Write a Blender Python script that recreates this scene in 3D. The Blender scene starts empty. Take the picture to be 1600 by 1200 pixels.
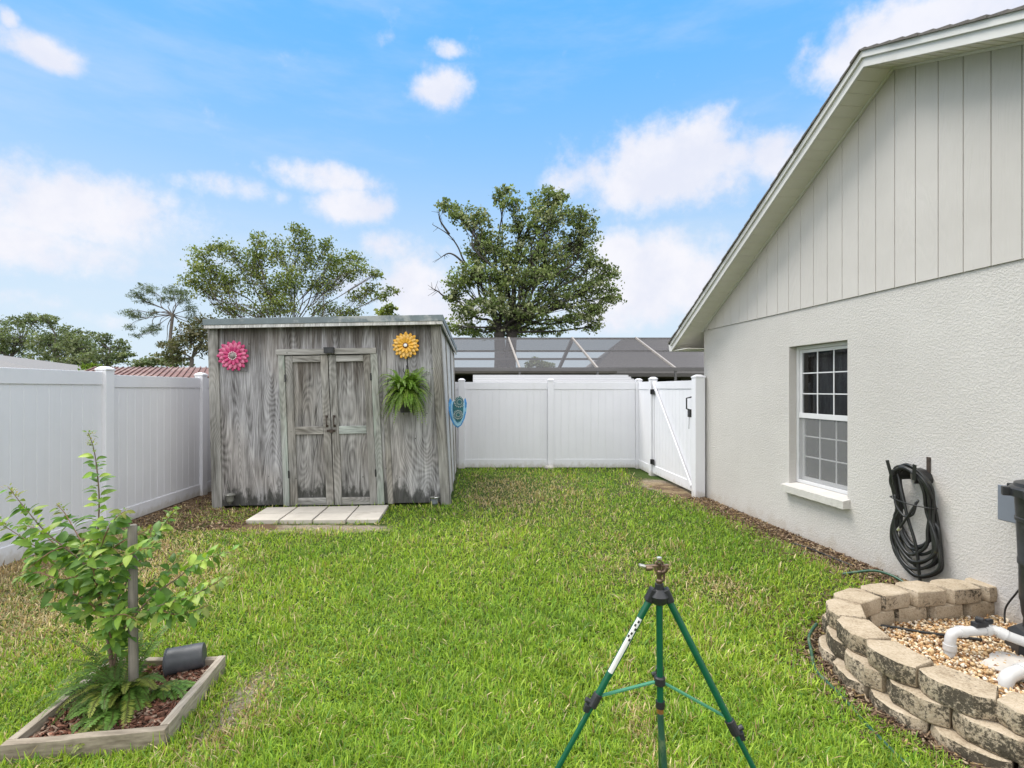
import bpy, math, random
import numpy as np
from mathutils import Vector, Matrix, noise as mnoise
R = math.radians
rng = random.Random(7)
NP = np.random.default_rng(11)
SC = bpy.context.scene
COL = SC.collection
F, CX, HY, CH = 820.0, 800.0, 608.0, 1.63

# ---------------------------------------------------------------- camera
cd = bpy.data.cameras.new('camera'); cam = bpy.data.objects.new('camera', cd); COL.objects.link(cam)
cam.location = (0, 0, CH); cam.rotation_euler = (R(90), 0, 0)
cd.sensor_width = 36; cd.lens = F/1600*36; cd.shift_y = 8/1600; cd.clip_start = .05; cd.clip_end = 3000
SC.camera = cam
# ---------------------------------------------------------------- light, exposure
SUN_EL, SUN_AZ = 60, -68          # azimuth measured from +Y (ahead), negative = to the left
sd = bpy.data.lights.new('sun', 'SUN'); sun = bpy.data.objects.new('sun', sd); COL.objects.link(sun)
sd.energy = 1.9; sd.angle = R(25); sd.color = (1, .95, .87)
sv = Vector((math.sin(R(SUN_AZ))*math.cos(R(SUN_EL)), math.cos(R(SUN_AZ))*math.cos(R(SUN_EL)), math.sin(R(SUN_EL))))
sun.rotation_euler = sv.to_track_quat('Z', 'Y').to_euler()
SC.view_settings.view_transform = 'Standard'; SC.view_settings.look = 'None'
SC.view_settings.exposure = .85; SC.view_settings.gamma = 1
SC.cycles.max_bounces = 6; SC.cycles.transparent_max_bounces = 24; SC.cycles.sample_clamp_indirect = 6

# ---------------------------------------------------------------- node helper
class NT:
    def __init__(s, tree): s.t = tree; s.n = tree.nodes; s.l = tree.links
    def node(s, typ, **kw):
        n = s.n.new(typ)
        for k, v in kw.items(): setattr(n, k, v)
        return n
    def inp(s, n, key, v):
        if v is None: return
        sock = n.inputs[key]
        if hasattr(v, 'bl_rna') and isinstance(v, bpy.types.NodeSocket): s.l.new(v, sock)
        else:
            if isinstance(v, tuple) and len(v) == 3 and sock.type == 'RGBA': v = v+(1,)
            sock.default_value = v
    def m(s, op, a, b=None, c=None, clamp=False):
        n = s.node('ShaderNodeMath', operation=op, use_clamp=clamp)
        s.inp(n, 0, a); s.inp(n, 1, b); s.inp(n, 2, c); return n.outputs[0]
    def vm(s, op, a, b=None):
        n = s.node('ShaderNodeVectorMath', operation=op); s.inp(n, 0, a); s.inp(n, 1, b)
        return n.outputs[1] if op in ('LENGTH', 'DOT_PRODUCT', 'DISTANCE') else n.outputs[0]
    def mix(s, f, a, b, mode='MIX'):
        n = s.node('ShaderNodeMix', data_type='RGBA', blend_type=mode)
        s.inp(n, 0, f); s.inp(n, 6, a); s.inp(n, 7, b); return n.outputs[2]
    def ramp(s, v, pts, interp='LINEAR'):
        n = s.node('ShaderNodeValToRGB'); s.inp(n, 0, v); cr = n.color_ramp; cr.interpolation = interp
        while len(cr.elements) < len(pts): cr.elements.new(.5)
        for e, (p, c) in zip(cr.elements, pts):
            e.position = p; e.color = (c, c, c, 1) if isinstance(c, (int, float)) else tuple(c)+(1,)
        return n.outputs[0]
    def step(s, v, a, b):
        n = s.node('ShaderNodeMapRange', interpolation_type='SMOOTHSTEP'); s.inp(n, 0, v)
        n.inputs[1].default_value = a; n.inputs[2].default_value = b; return n.outputs[0]
    def co(s, kind='Object', scale=(1, 1, 1), loc=(0, 0, 0)):
        tc = s.node('ShaderNodeTexCoord'); mp = s.node('ShaderNodeMapping')
        s.l.new(tc.outputs[kind], mp.inputs[0]); mp.inputs['Scale'].default_value = scale; mp.inputs['Location'].default_value = loc
        return mp.outputs[0]
    def noise(s, vec, scale=1, detail=4, rough=.55, dist=0, dim='3D', out=0):
        n = s.node('ShaderNodeTexNoise', noise_dimensions=dim)
        s.inp(n, 'Vector', vec); s.inp(n, 'Scale', scale); s.inp(n, 'Detail', detail); s.inp(n, 'Roughness', rough); s.inp(n, 'Distortion', dist)
        return n.outputs[out]
    def vor(s, vec, scale=1, feature='F1', out=0):
        n = s.node('ShaderNodeTexVoronoi', feature=feature); s.inp(n, 'Vector', vec); s.inp(n, 'Scale', scale); return n.outputs[out]
    def bump(s, h, strength=.5, dist=.01, normal=None):
        n = s.node('ShaderNodeBump'); s.inp(n, 'Height', h); n.inputs['Strength'].default_value = strength
        n.inputs['Distance'].default_value = dist; s.inp(n, 'Normal', normal); return n.outputs[0]
    def sep(s, v):
        n = s.node('ShaderNodeSeparateXYZ'); s.inp(n, 0, v); return n.outputs

def newmat(name):
    m = bpy.data.materials.new(name); m.use_nodes = True
    nt = NT(m.node_tree); b = m.node_tree.nodes['Principled BSDF']
    return m, nt, b

def basic(name, c, rough=.6, var=.12, vscale=6, bump=0, bscale=80, metal=0, c2=None, spec=None, stretch=(1, 1, 1), bdist=.003, mask=None):
    m, nt, b = newmat(name); co = nt.co('Object', stretch)
    n = nt.noise(co, vscale, 5, .6)
    dark = tuple(x*(1-var) for x in c); light = tuple(min(1, x*(1+var)) for x in c)
    col = nt.ramp(n, [(.3, dark), (.7, light)])
    if c2: col = nt.mix(nt.step(nt.noise(co, vscale*.6, 6, .65), *(mask or (.5, .62))), col, c2)
    nt.inp(b, 'Base Color', col); b.inputs['Roughness'].default_value = rough; b.inputs['Metallic'].default_value = metal
    if spec is not None: b.inputs['Specular IOR Level'].default_value = spec
    if bump: nt.inp(b, 'Normal', nt.bump(nt.noise(co, bscale, 4, .6), bump, bdist))
    return m

# ---------------------------------------------------------------- world: Nishita sky with clouds
w = bpy.data.worlds.new('World'); SC.world = w; w.use_nodes = True
wt = NT(w.node_tree); bg = w.node_tree.nodes['Background']
sky = wt.node('ShaderNodeTexSky', sky_type='NISHITA'); sky.sun_disc = False
sky.sun_elevation = R(SUN_EL); sky.sun_rotation = R(SUN_AZ); sky.air_density = 1.0; sky.dust_density = 1.2; sky.ozone_density = 2.5
gd = wt.node('ShaderNodeTexCoord').outputs['Generated']
gd = wt.vm('NORMALIZE', gd)
def pdir(x, y): return Vector(((x-CX)/F, 1, (HY-y)/F)).normalized()
blobs = [(85, 320, 235, 66, .95), (60, 392, 150, 40, .85), (55, 72, 66, 26, 1.0), (0, 22, 20, 20, .7), (10, 262, 28, 22, .7), (60, 475, 60, 22, .5),
         (688, 135, 50, 30, 1.0), (694, 76, 30, 16, .9), (606, 64, 24, 13, .35),
         (1030, 262, 160, 62, 1.1), (1090, 215, 75, 42, .9), (1215, 245, 70, 45, .9), (920, 280, 75, 34, .8), (950, 215, 30, 25, .4),
         (505, 280, 85, 24, .9), (548, 322, 68, 30, .95), (340, 290, 100, 22, .6), (400, 300, 60, 18, .4),
         (1020, 430, 110, 66, 1.2), (975, 395, 60, 40, .9), (1085, 460, 60, 50, .9), (1000, 480, 150, 40, .8), (1440, 60, 190, 66, 1.3), (1320, 125, 80, 28, .8),
         (605, 385, 45, 26, .8), (650, 450, 90, 60, .85), (560, 440, 60, 40, .6), (700, 490, 90, 40, .8), (150, 500, 60, 20, .4), (1300, 300, 90, 60, .7),
         (-250, 200, 200, 80, .9), (1900, 250, 260, 120, 1.0), (400, -250, 260, 90, .9), (1150, -420, 240, 110, .9)]
warp = wt.noise(gd, 4.5, 7, .62, 0, out=1)
wv = wt.vm('SUBTRACT', warp, (.5, .5, .5))
wsc = wt.node('ShaderNodeVectorMath', operation='SCALE'); wt.inp(wsc, 0, wv); wsc.inputs['Scale'].default_value = .05
gw = wt.vm('ADD', gd, wsc.outputs[0])
field = None
for (x, y, rx, ry, a) in blobs:
    c = pdir(x, y); k = c.y
    rt = c.cross(Vector((0, 0, 1))).normalized(); uu = rt.cross(c)
    df = wt.vm('SUBTRACT', gw, tuple(c))
    a_ = wt.m('MULTIPLY', wt.vm('DOT_PRODUCT', df, tuple(rt)), F/rx/k**1.6*.8); b_ = wt.m('MULTIPLY', wt.vm('DOT_PRODUCT', df, tuple(uu)), F/ry/k*.8)
    c_ = wt.m('MULTIPLY', wt.vm('DOT_PRODUCT', df, tuple(c)), 2.0)
    r = wt.m('SQRT', wt.m('ADD', wt.m('ADD', wt.m('MULTIPLY', a_, a_), wt.m('MULTIPLY', b_, b_)), wt.m('MULTIPLY', c_, c_)))
    v = wt.m('MULTIPLY', wt.step(r, 1.35, .15), a)
    field = v if field is None else wt.m('MAXIMUM', field, v)
fine = wt.m('ADD', wt.m('MULTIPLY', wt.noise(gd, 11, 9, .62), .72), wt.m('MULTIPLY', wt.noise(gd, 34, 6, .6), .28))
dens = wt.m('ADD', field, wt.m('MULTIPLY', wt.m('SUBTRACT', fine, .5), 2.3))
cover = wt.m('MULTIPLY', wt.step(dens, .16, .95), .92)
# softly shaded bodies: bluish grey in the thin and low parts, white on the tops
shade = wt.noise(wt.vm('ADD', gd, (0, 0, .02)), 7, 6, .6)
z_ = wt.sep(gd)[2]
wisps = wt.m('MULTIPLY', wt.step(wt.noise(wt.vm('MULTIPLY', gd, (1.2, 1.2, 5)), 2.2, 7, .6), .42, .75), .28)
low = wt.m('MULTIPLY', wt.step(z_, .42, .0), .80)
grad = wt.mix(wt.step(z_, -.02, .62), (7.4, 8.9, 10.1), (1.5, 5.4, 11.2))
skyc = wt.mix(.9, sky.outputs[0], grad)
skyc = wt.mix(wt.m('MULTIPLY', low, .55), skyc, (7.6, 8.8, 9.9))
skyc = wt.mix(wisps, skyc, (8.0, 8.6, 9.4))
cloudc = wt.mix(wt.step(shade, .35, .65), (8.5, 8.65, 9.7), (9.8, 9.65, 10.1))
full = wt.mix(cover, skyc, cloudc)
# bright white cover added out of frame, overhead and behind us, as fill light
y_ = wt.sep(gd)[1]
fill_sky = wt.m('MAXIMUM', wt.step(z_, .66, .90), wt.m('MULTIPLY', wt.step(y_, .25, -.35), wt.step(z_, -.05, .25)))
fill_sky = wt.m('MULTIPLY', fill_sky, wt.m('ADD', .62, wt.m('MULTIPLY', wt.step(fine, .35, .65), .38)))
full = wt.mix(fill_sky, full, (26.3, 25.7, 25.2))
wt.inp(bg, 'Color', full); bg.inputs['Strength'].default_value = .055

# ---------------------------------------------------------------- object helpers
PM = {}                                   # world matrix of every parent
def props(o, label=None, cat=None, group=None, kind=None):
    if label: o['label'] = label
    if cat: o['category'] = cat
    if group: o['group'] = group
    if kind: o['kind'] = kind
    return o
def thing(name, label, cat, loc=(0, 0, 0), rz=0, group=None):
    o = bpy.data.objects.new(name, None); COL.objects.link(o); o.location = loc; o.rotation_euler = (0, 0, rz)
    o.empty_display_size = .1; PM[o] = Matrix.Translation(loc) @ Matrix.Rotation(rz, 4, 'Z')
    return props(o, label, cat, group)

class MB:
    def __init__(s, M=None): s.v = []; s.f = []; s.M = M; s.uv = None
    def add(s, vs, fs):
        o = len(s.v); s.v += [Vector(p) for p in vs]; s.f += [tuple(i+o for i in f) for f in fs]; return s
    def box(s, a, b, M=None):
        (x0, y0, z0), (x1, y1, z1) = a, b
        vs = [Vector(p) for p in [(x0,y0,z0),(x1,y0,z0),(x1,y1,z0),(x0,y1,z0),(x0,y0,z1),(x1,y0,z1),(x1,y1,z1),(x0,y1,z1)]]
        if M: vs = [M @ p for p in vs]
        return s.add(vs, [(3,2,1,0),(4,5,6,7),(0,1,5,4),(1,2,6,5),(2,3,7,6),(3,0,4,7)])
    def bar(s, p, q, wd, ht, up=(0, 0, 1)):
        p, q = Vector(p), Vector(q); d = (q-p); L = d.length; d.normalize(); u = Vector(up)
        sx = d.cross(u)
        if sx.length < 1e-4: sx = d.cross(Vector((0, 1, 0)))
        sx.normalize(); u = sx.cross(d).normalized()
        vs = []
        for e in (p, q):
            for a, b in ((-1,-1),(1,-1),(1,1),(-1,1)): vs.append(e+sx*a*wd/2+u*b*ht/2)
        return s.add(vs, [(0,1,2,3),(7,6,5,4),(0,4,5,1),(1,5,6,2),(2,6,7,3),(3,7,4,0)])
    def prism(s, prof, M, h0, h1):
        """prof: 2-D outline (counter-clockwise); extruded along local z from h0 to h1 under matrix M"""
        n = len(prof); vs = [M @ Vector((x, y, h0)) for x, y in prof]+[M @ Vector((x, y, h1)) for x, y in prof]
        fs = [tuple(range(n-1, -1, -1)), tuple(range(n, 2*n))]+[(i, (i+1) % n, (i+1) % n+n, i+n) for i in range(n)]
        return s.add(vs, fs)
    def tube(s, pts, r, seg=8, caps=True):
        pts = [Vector(p) for p in pts]; n = len(pts)
        rs = r if isinstance(r, (list, tuple)) else [r]*n
        if len(rs) != n: rs = [rs[0]+(rs[-1]-rs[0])*i/(n-1) for i in range(n)]
        vs = []; t0 = (pts[1]-pts[0]).normalized()
        u = t0.cross(Vector((0, 0, 1)))
        if u.length < .05: u = t0.cross(Vector((0, 1, 0)))
        u.normalize()
        for i, p in enumerate(pts):
            t = (pts[min(i+1, n-1)]-pts[max(i-1, 0)]).normalized()
            u = (u-t*u.dot(t)).normalized(); v = t.cross(u)
            for k in range(seg):
                a = 2*math.pi*k/seg; vs.append(p+(u*math.cos(a)+v*math.sin(a))*rs[i])
        fs = [(i*seg+k, i*seg+(k+1) % seg, (i+1)*seg+(k+1) % seg, (i+1)*seg+k) for i in range(n-1) for k in range(seg)]
        if caps: fs += [tuple(range(seg-1, -1, -1)), tuple(range((n-1)*seg, n*seg))]
        return s.add(vs, fs)
    def lathe(s, prof, seg=24, M=None):
        """prof: (radius, z) from bottom to top"""
        M = M or Matrix.Identity(4); vs = []
        for r, z in prof:
            for k in range(seg): a = 2*math.pi*k/seg; vs.append(M @ Vector((r*math.cos(a), r*math.sin(a), z)))
        n = len(prof)
        fs = [(i*seg+k, i*seg+(k+1) % seg, (i+1)*seg+(k+1) % seg, (i+1)*seg+k) for i in range(n-1) for k in range(seg)]
        fs += [tuple(range(seg-1, -1, -1)), tuple(range((n-1)*seg, n*seg))]
        return s.add(vs, fs)
    def build(s, name, mat, parent=None, bevel=0, smooth=False, world=True):
        """vertices are in world space (or under s.M); they are stored relative to the parent"""
        me = bpy.data.meshes.new(name); vs = s.v
        if s.M: vs = [s.M @ p for p in vs]
        o = bpy.data.objects.new(name, me); COL.objects.link(o)
        if parent is not None:
            inv = PM[parent].inverted(); o.parent = parent; vs = [inv @ p for p in vs]; PM[o] = PM[parent]
        else:
            if vs:
                c = sum(vs, Vector())/len(vs); c.z = min(p.z for p in vs)
            else: c = Vector()
            o.location = c; vs = [p-c for p in vs]; PM[o] = Matrix.Translation(c)
        me.from_pydata([tuple(p) for p in vs], [], s.f); me.materials.append(mat)
        if smooth:
            me.polygons.foreach_set('use_smooth', [True]*len(me.polygons))
            if smooth != True:
                try: me.set_sharp_from_angle(angle=R(smooth))
                except Exception: pass
        if bevel:
            b = o.modifiers.new('bevel', 'BEVEL'); b.width = bevel; b.segments = 2; b.limit_method = 'ANGLE'; b.harden_normals = False
        me.update(); return o

def np_mesh(name, V, faces_n, idx, mat, col=None, parent=None, smooth=False):
    """V (n,3) world; idx flat loop indices; faces_n = verts per face (constant)"""
    me = bpy.data.meshes.new(name); nf = len(idx)//faces_n
    o = bpy.data.objects.new(name, me); COL.objects.link(o)
    if parent is not None:
        inv = np.array(PM[parent].inverted()); V = V @ inv[:3, :3].T+inv[:3, 3]; o.parent = parent; PM[o] = PM[parent]
    me.vertices.add(len(V)); me.vertices.foreach_set('co', V.astype(np.float32).ravel())
    me.loops.add(len(idx)); me.loops.foreach_set('vertex_index', idx.astype(np.int32))
    me.polygons.add(nf); me.polygons.foreach_set('loop_start', np.arange(0, len(idx), faces_n, dtype=np.int32))
    me.polygons.foreach_set('loop_total', np.full(nf, faces_n, dtype=np.int32))
    if smooth: me.polygons.foreach_set('use_smooth', np.ones(nf, dtype=bool))
    if col is not None:
        a = me.color_attributes.new('tint', 'FLOAT_COLOR', 'POINT')
        a.data.foreach_set('color', np.concatenate([col, np.ones((len(col), 1))], 1).astype(np.float32).ravel())
    me.materials.append(mat); me.update(calc_edges=True); me.validate(); return o

def smooth_path(pts, k=5):
    pts = [Vector(p) for p in pts]; out = []; n = len(pts)
    for i in range(n-1):
        p0, p1, p2, p3 = pts[max(i-1, 0)], pts[i], pts[i+1], pts[min(i+2, n-1)]
        for j in range(k):
            t = j/k; out.append(.5*((2*p1)+(p2-p0)*t+(2*p0-5*p1+4*p2-p3)*t*t+(3*p1-p0-3*p2+p3)*t**3))
    out.append(pts[-1]); return out
def P(x, y, Z):                            # the place a photo pixel sees at distance Z
    return Vector(((x-CX)/F*Z, Z, CH+(HY-y)/F*Z))
def sstep(t): t = max(0, min(1, t)); return t*t*(3-2*t)
def gz(x, y):                              # height of the ground
    return -.065*sstep((x-1.0)/.8)*sstep((4.4-y)/.9)
def gzn(x, y):
    f = lambda t: (lambda t: t*t*(3-2*t))(np.clip(t, 0, 1))
    return -.065*f((x-1.0)/.8)*f((4.4-y)/.9)

# ---------------------------------------------------------------- materials
def wood_plywood(name, dark=(.105, .098, .090), light=(.40, .395, .39), top=2.6, stains=True, green=0, flat=False):
    m, nt, b = newmat(name)
    co = nt.co('Object'); x, y, z = nt.sep(co); oi = nt.node('ShaderNodeObjectInfo').outputs['Random']
    def W(sc, off=(0, 0, 0)):          # each board is cut from its own piece of wood
        if flat: sc = (sc[2], sc[1], sc[0])
        cb = nt.node('ShaderNodeCombineXYZ'); nt.inp(cb, 0, nt.m('MULTIPLY', oi, 37.0)); nt.inp(cb, 2, nt.m('MULTIPLY', oi, 19.0))
        return nt.vm('ADD', nt.co('Object', sc, off), cb.outputs[0])
    cs = W((2.3, 2.3, .42)); big = nt.noise(cs, 1.0, 1.5, .4, .2)
    ring = nt.m('FRACT', nt.m('MULTIPLY', big, 52)); ring = nt.m('ABSOLUTE', nt.m('SUBTRACT', ring, .5)); ring = nt.m('MULTIPLY', ring, 2)
    fib = nt.noise(W((110, 110, 3.2)), 1, 5, .6)
    wear = nt.noise(W((8, 8, 1.0)), 1, 6, .65)
    v = nt.m('ADD', nt.m('MULTIPLY', ring, .15), nt.m('ADD', nt.m('MULTIPLY', fib, .85), nt.m('MULTIPLY', wear, 1.05)))
    col = nt.ramp(nt.m('MULTIPLY', v, .667), [(.50, dark), (.66, tuple((a+c)/2*.92 for a, c in zip(dark, light))), (.86, light)])
    col = nt.mix(nt.m('MULTIPLY', nt.step(nt.noise(W((1.3, 1.3, .8), (3, 1, 0)), 1, 3, .5), .42, .66), .45), col, nt.mix(1, col, (1.0, .90, .78), 'MULTIPLY'))
    if stains:
        st = nt.noise(W((13, 13, .5), (5, 0, 0)), 1, 5, .65)
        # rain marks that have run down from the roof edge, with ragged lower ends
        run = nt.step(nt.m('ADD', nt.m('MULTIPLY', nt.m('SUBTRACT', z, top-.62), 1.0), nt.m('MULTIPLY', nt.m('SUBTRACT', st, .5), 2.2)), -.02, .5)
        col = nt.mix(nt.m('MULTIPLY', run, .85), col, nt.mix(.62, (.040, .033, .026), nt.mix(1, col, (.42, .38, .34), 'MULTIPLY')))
        # mould rising from the ground
        st2 = nt.noise(W((9, 9, 3.0)), 1, 7, .7); patch = nt.noise(W((1.1, 1.1, .4), (8.4, 0, 0)), 1, 2, .5)
        mould = nt.step(nt.m('ADD', nt.m('MULTIPLY', nt.m('SUBTRACT', .33, z), 2.4), nt.m('ADD', nt.m('MULTIPLY', nt.m('SUBTRACT', st2, .5), 2.6), nt.m('MULTIPLY', nt.m('SUBTRACT', patch, .5), 2.0))), .0, .45)
        mould = nt.m('MULTIPLY', mould, nt.step(z, .75, .38))
        col = nt.mix(nt.m('MULTIPLY', mould, nt.m('ADD', .5, nt.m('MULTIPLY', fib, .6), clamp=True)), col, (.024, .026, .021))
    if green:
        g = nt.step(nt.noise(W((6, 6, 1.4), (2, 9, 0)), 1, 4, .6), .46, .62)
        col = nt.mix(nt.m('MULTIPLY', g, green), col, (.30, .40, .33))
    kn = nt.vor(W((6, 1, 4.2)), 1); kn = nt.step(kn, .055, .03)
    col = nt.mix(nt.m('MULTIPLY', kn, .8), col, (.03, .028, .025))
    nt.inp(b, 'Base Color', col); b.inputs['Roughness'].default_value = .88; b.inputs['Specular IOR Level'].default_value = .2
    nt.inp(b, 'Normal', nt.bump(v, .5, .006)); return m

M = {}
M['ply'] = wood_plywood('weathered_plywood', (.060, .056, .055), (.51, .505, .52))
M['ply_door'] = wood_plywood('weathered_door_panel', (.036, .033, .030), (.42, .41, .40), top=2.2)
M['trim'] = wood_plywood('weathered_trim', (.085, .08, .07), (.40, .39, .37), stains=False)
M['rail'] = wood_plywood('weathered_rail', (.10, .095, .085), (.46, .45, .43), stains=False, flat=True)
M['rail_green'] = wood_plywood('weathered_green_rail', (.13, .14, .13), (.48, .52, .49), stains=False, green=.5, flat=True)
M['trim_green'] = wood_plywood('weathered_green_trim', (.12, .125, .115), (.46, .48, .455), stains=False, green=.3)
M['side_board'] = wood_plywood('weathered_side_board', (.30, .30, .30), (.74, .74, .74), stains=False)
def timber(name, c1, c2, axis):
    m, nt, b = newmat(name); st = [55, 55, 55]; st[axis] = 2.2
    n = nt.noise(nt.co('Object', tuple(st)), 1, 6, .62); n2 = nt.noise(nt.co('Object'), 9, 4, .6)
    v = nt.m('ADD', nt.m('MULTIPLY', n, .7), nt.m('MULTIPLY', n2, .35))
    col = nt.ramp(v, [(.34, c1), (.68, c2)])
    crack = nt.step(nt.noise(nt.co('Object', tuple(s*1.6 for s in st)), 1, 3, .5), .32, .27)
    col = nt.mix(nt.m('MULTIPLY', crack, .7), col, tuple(x*.35 for x in c1))
    nt.inp(b, 'Base Color', col); b.inputs['Roughness'].default_value = .85; nt.inp(b, 'Normal', nt.bump(v, .5, .004)); return m
M['bed_x'] = timber('bed_timber_grain', (.11, .085, .060), (.37, .315, .245), 0)
M['bed_y'] = timber('bed_timber_pale', (.17, .14, .105), (.49, .43, .35), 1)
M['stake'] = timber('stake_wood', (.10, .09, .075), (.28, .25, .21), 2)

def vinyl(name, c):
    m, nt, b = newmat(name)
    n = nt.noise(nt.co('Object'), 2.2, 5, .6); z = nt.sep(nt.co('Object'))[2]
    col = nt.ramp(n, [(.3, tuple(x*.955 for x in c)), (.7, c)])
    # splashed soil along the foot, dull wash marks
    d = nt.m('MULTIPLY', nt.step(nt.m('ADD', nt.m('SUBTRACT', .13, z), nt.m('MULTIPLY', nt.m('SUBTRACT', nt.noise(nt.co('Object', (1, 1, .6)), 14, 5, .65), .5), .25)), 0, .12), .6)
    col = nt.mix(d, col, (.42, .38, .30))
    s = nt.step(nt.noise(nt.co('Object', (16, 16, .8)), 1, 4, .6), .52, .75)
    col = nt.mix(nt.m('MULTIPLY', s, .10), col, (.48, .48, .44))
    nt.inp(b, 'Base Color', col); b.inputs['Roughness'].default_value = .42; b.inputs['Specular IOR Level'].default_value = .4
    nt.inp(b, 'Normal', nt.bump(nt.noise(nt.co('Object', (3, 3, .7)), 1.2, 2, .5), .25, .02)); return m
M['vinyl'] = vinyl('white_vinyl', (.74, .74, .775))

def stucco():
    m, nt, b = newmat('stucco'); co = nt.co('Object')
    n1 = nt.noise(co, 58, 5, .58, .4); n2 = nt.noise(co, 11, 3, .5); n3 = nt.noise(co, 150, 3, .6)
    big = nt.noise(co, .8, 5, .6)
    h = nt.m('ADD', nt.step(n1, .42, .60), nt.m('ADD', nt.m('MULTIPLY', n2, 1.0), nt.m('MULTIPLY', n3, .25)))
    col = nt.ramp(big, [(.3, (.495, .473, .447)), (.7, (.565, .543, .515))])
    z = nt.sep(co)[2]
    d = nt.m('MULTIPLY', nt.step(nt.m('ADD', nt.m('SUBTRACT', .16, z), nt.m('MULTIPLY', nt.m('SUBTRACT', nt.noise(co, 7, 6, .7), .5), .5)), 0, .2), .5)
    col = nt.mix(d, col, (.36, .30, .23))
    st = nt.m('MULTIPLY', nt.step(nt.noise(nt.co('Object', (9, 9, .7)), 1, 5, .65), .55, .78), .14)
    col = nt.mix(st, col, (.34, .33, .29))
    nt.inp(b, 'Base Color', col); b.inputs['Roughness'].default_value = .9; b.inputs['Specular IOR Level'].default_value = .2
    nt.inp(b, 'Normal', nt.bump(h, .55, .004)); return m
M['stucco'] = stucco()
def siding():
    m, nt, b = newmat('painted_siding')
    g = nt.noise(nt.co('Object', (45, 45, 1.6)), 1, 5, .6, 1.2)
    big = nt.noise(nt.co('Object', (4, 4, .7)), 1, 2, .5, .4); ring = nt.m('ABSOLUTE', nt.m('SUBTRACT', nt.m('FRACT', nt.m('MULTIPLY', big, 15)), .5))
    col = nt.ramp(nt.noise(nt.co('Object'), 1.5, 4, .6), [(.3, (.485, .460, .432)), (.7, (.54, .513, .485))])
    nt.inp(b, 'Base Color', col); b.inputs['Roughness'].default_value = .75; b.inputs['Specular IOR Level'].default_value = .25
    nt.inp(b, 'Normal', nt.bump(nt.m('ADD', g, nt.m('MULTIPLY', ring, .9)), .6, .004)); return m
M['siding'] = siding()
M['groove'] = basic('siding_groove', (.40, .375, .35), .9)
M['wtrim'] = basic('painted_trim', (.62, .605, .58), .5, .05, 3, .2, 30, c2=(.52, .50, .46), mask=(.62, .80))
M['soffit'] = basic('vinyl_soffit', (.68, .655, .60), .55, .05, 3)
def shingle():
    m, nt, b = newmat('roof_shingle'); co = nt.co('Object')
    n = nt.noise(co, 9, 6, .7); n2 = nt.noise(co, 160, 2, .6)
    nt.inp(b, 'Base Color', nt.ramp(nt.m('ADD', nt.m('MULTIPLY', n, .6), nt.m('MULTIPLY', n2, .4)), [(.3, (.06, .055, .05)), (.7, (.19, .175, .16))]))
    b.inputs['Roughness'].default_value = .95; nt.inp(b, 'Normal', nt.bump(n2, .6, .004)); return m
M['shingle'] = shingle()
M['white_alu'] = basic('white_window_vinyl', (.62, .62, .63), .35, .03)
M['dark_room'] = basic('dark_interior', (.02, .02, .022), .9)
M['blind'] = basic('blind_slats', (.60, .60, .62), .5, .1)
M['roll_roof'] = basic('grey_roof_edging', (.15, .185, .20), .55, .15, 5, .2, 40, c2=(.32, .34, .34))
M['black_metal'] = basic('black_metal', (.018, .018, .018), .45, .3, 20, .2, 60)
M['black_plastic'] = basic('black_plastic', (.022, .023, .025), .38, .3, 10, .15, 40, c2=(.05, .05, .052), mask=(.55, .72))
M['pot_black'] = basic('pot_plastic', (.062, .066, .075), .5, .25, 12, .3, 40, c2=(.08, .08, .085))
M['rusty'] = basic('rusty_metal', (.05, .035, .025), .7, .4, 30)
M['hose_black'] = basic('hose_rubber', (.020, .021, .021), .42, .3, 25, c2=(.085, .075, .035), mask=(.60, .72))
M['hose_green'] = basic('hose_green', (.022, .075, .045), .35, .25, 25, c2=(.10, .15, .08))
M['tripod_green'] = basic('tripod_green', (.004, .088, .040), .32, .12, 14, c2=(.02, .15, .07), mask=(.6, .75))
M['tripod_light'] = basic('brace_green', (.06, .24, .13), .4, .1)
M['brass'] = basic('aged_brass', (.24, .17, .12), .38, .35, 40, .3, 90, metal=.85, c2=(.13, .09, .06))
M['zinc'] = basic('bright_zinc', (.72, .69, .62), .3, .1, metal=.8)
M['copper'] = basic('copper', (.75, .32, .16), .3, .1, metal=.9)
M['sticker'] = basic('paper_sticker', (.66, .67, .62), .5, .08, 20)
M['ink'] = basic('black_ink', (.02, .022, .02), .5)
M['pvc'] = basic('white_pvc', (.56, .56, .55), .3, .04, 6, c2=(.62, .60, .54), mask=(.6, .8))
M['grey_box'] = basic('grey_box', (.17, .19, .225), .5, .06)
M['steel'] = basic('stainless', (.62, .62, .60), .22, .08, metal=.95)
M['clear'] = basic('cloudy_plastic', (.17, .17, .155), .25, .2, 30)
M['pink'] = basic('pink_enamel', (.50, .045, .16), .45, .2, 14)
M['pink_l'] = basic('pink_enamel_pale', (.62, .16, .28), .45, .2, 14)
M['yellow'] = basic('yellow_enamel', (.78, .42, .05), .45, .15, 14, c2=(.70, .25, .03), mask=(.55, .7))
M['yellow_l'] = basic('yellow_enamel_pale', (.80, .50, .14), .45, .15, 14)
M['maroon'] = basic('maroon_paint', (.10, .02, .015), .5)
M['grey_d'] = basic('pewter_disc', (.25, .22, .21), .45, .2, 40, metal=.4)
M['white_p'] = basic('white_paint', (.80, .80, .76), .5, .04)
M['blue'] = basic('blue_glaze', (.04, .26, .62), .3, .25, 20, c2=(.25, .50, .68), mask=(.52, .62))
M['blue_l'] = basic('pale_blue_glaze', (.30, .55, .72), .3, .15, 20)
M['teal'] = basic('teal_glaze', (.01, .10, .12), .35, .3, 20)
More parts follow.
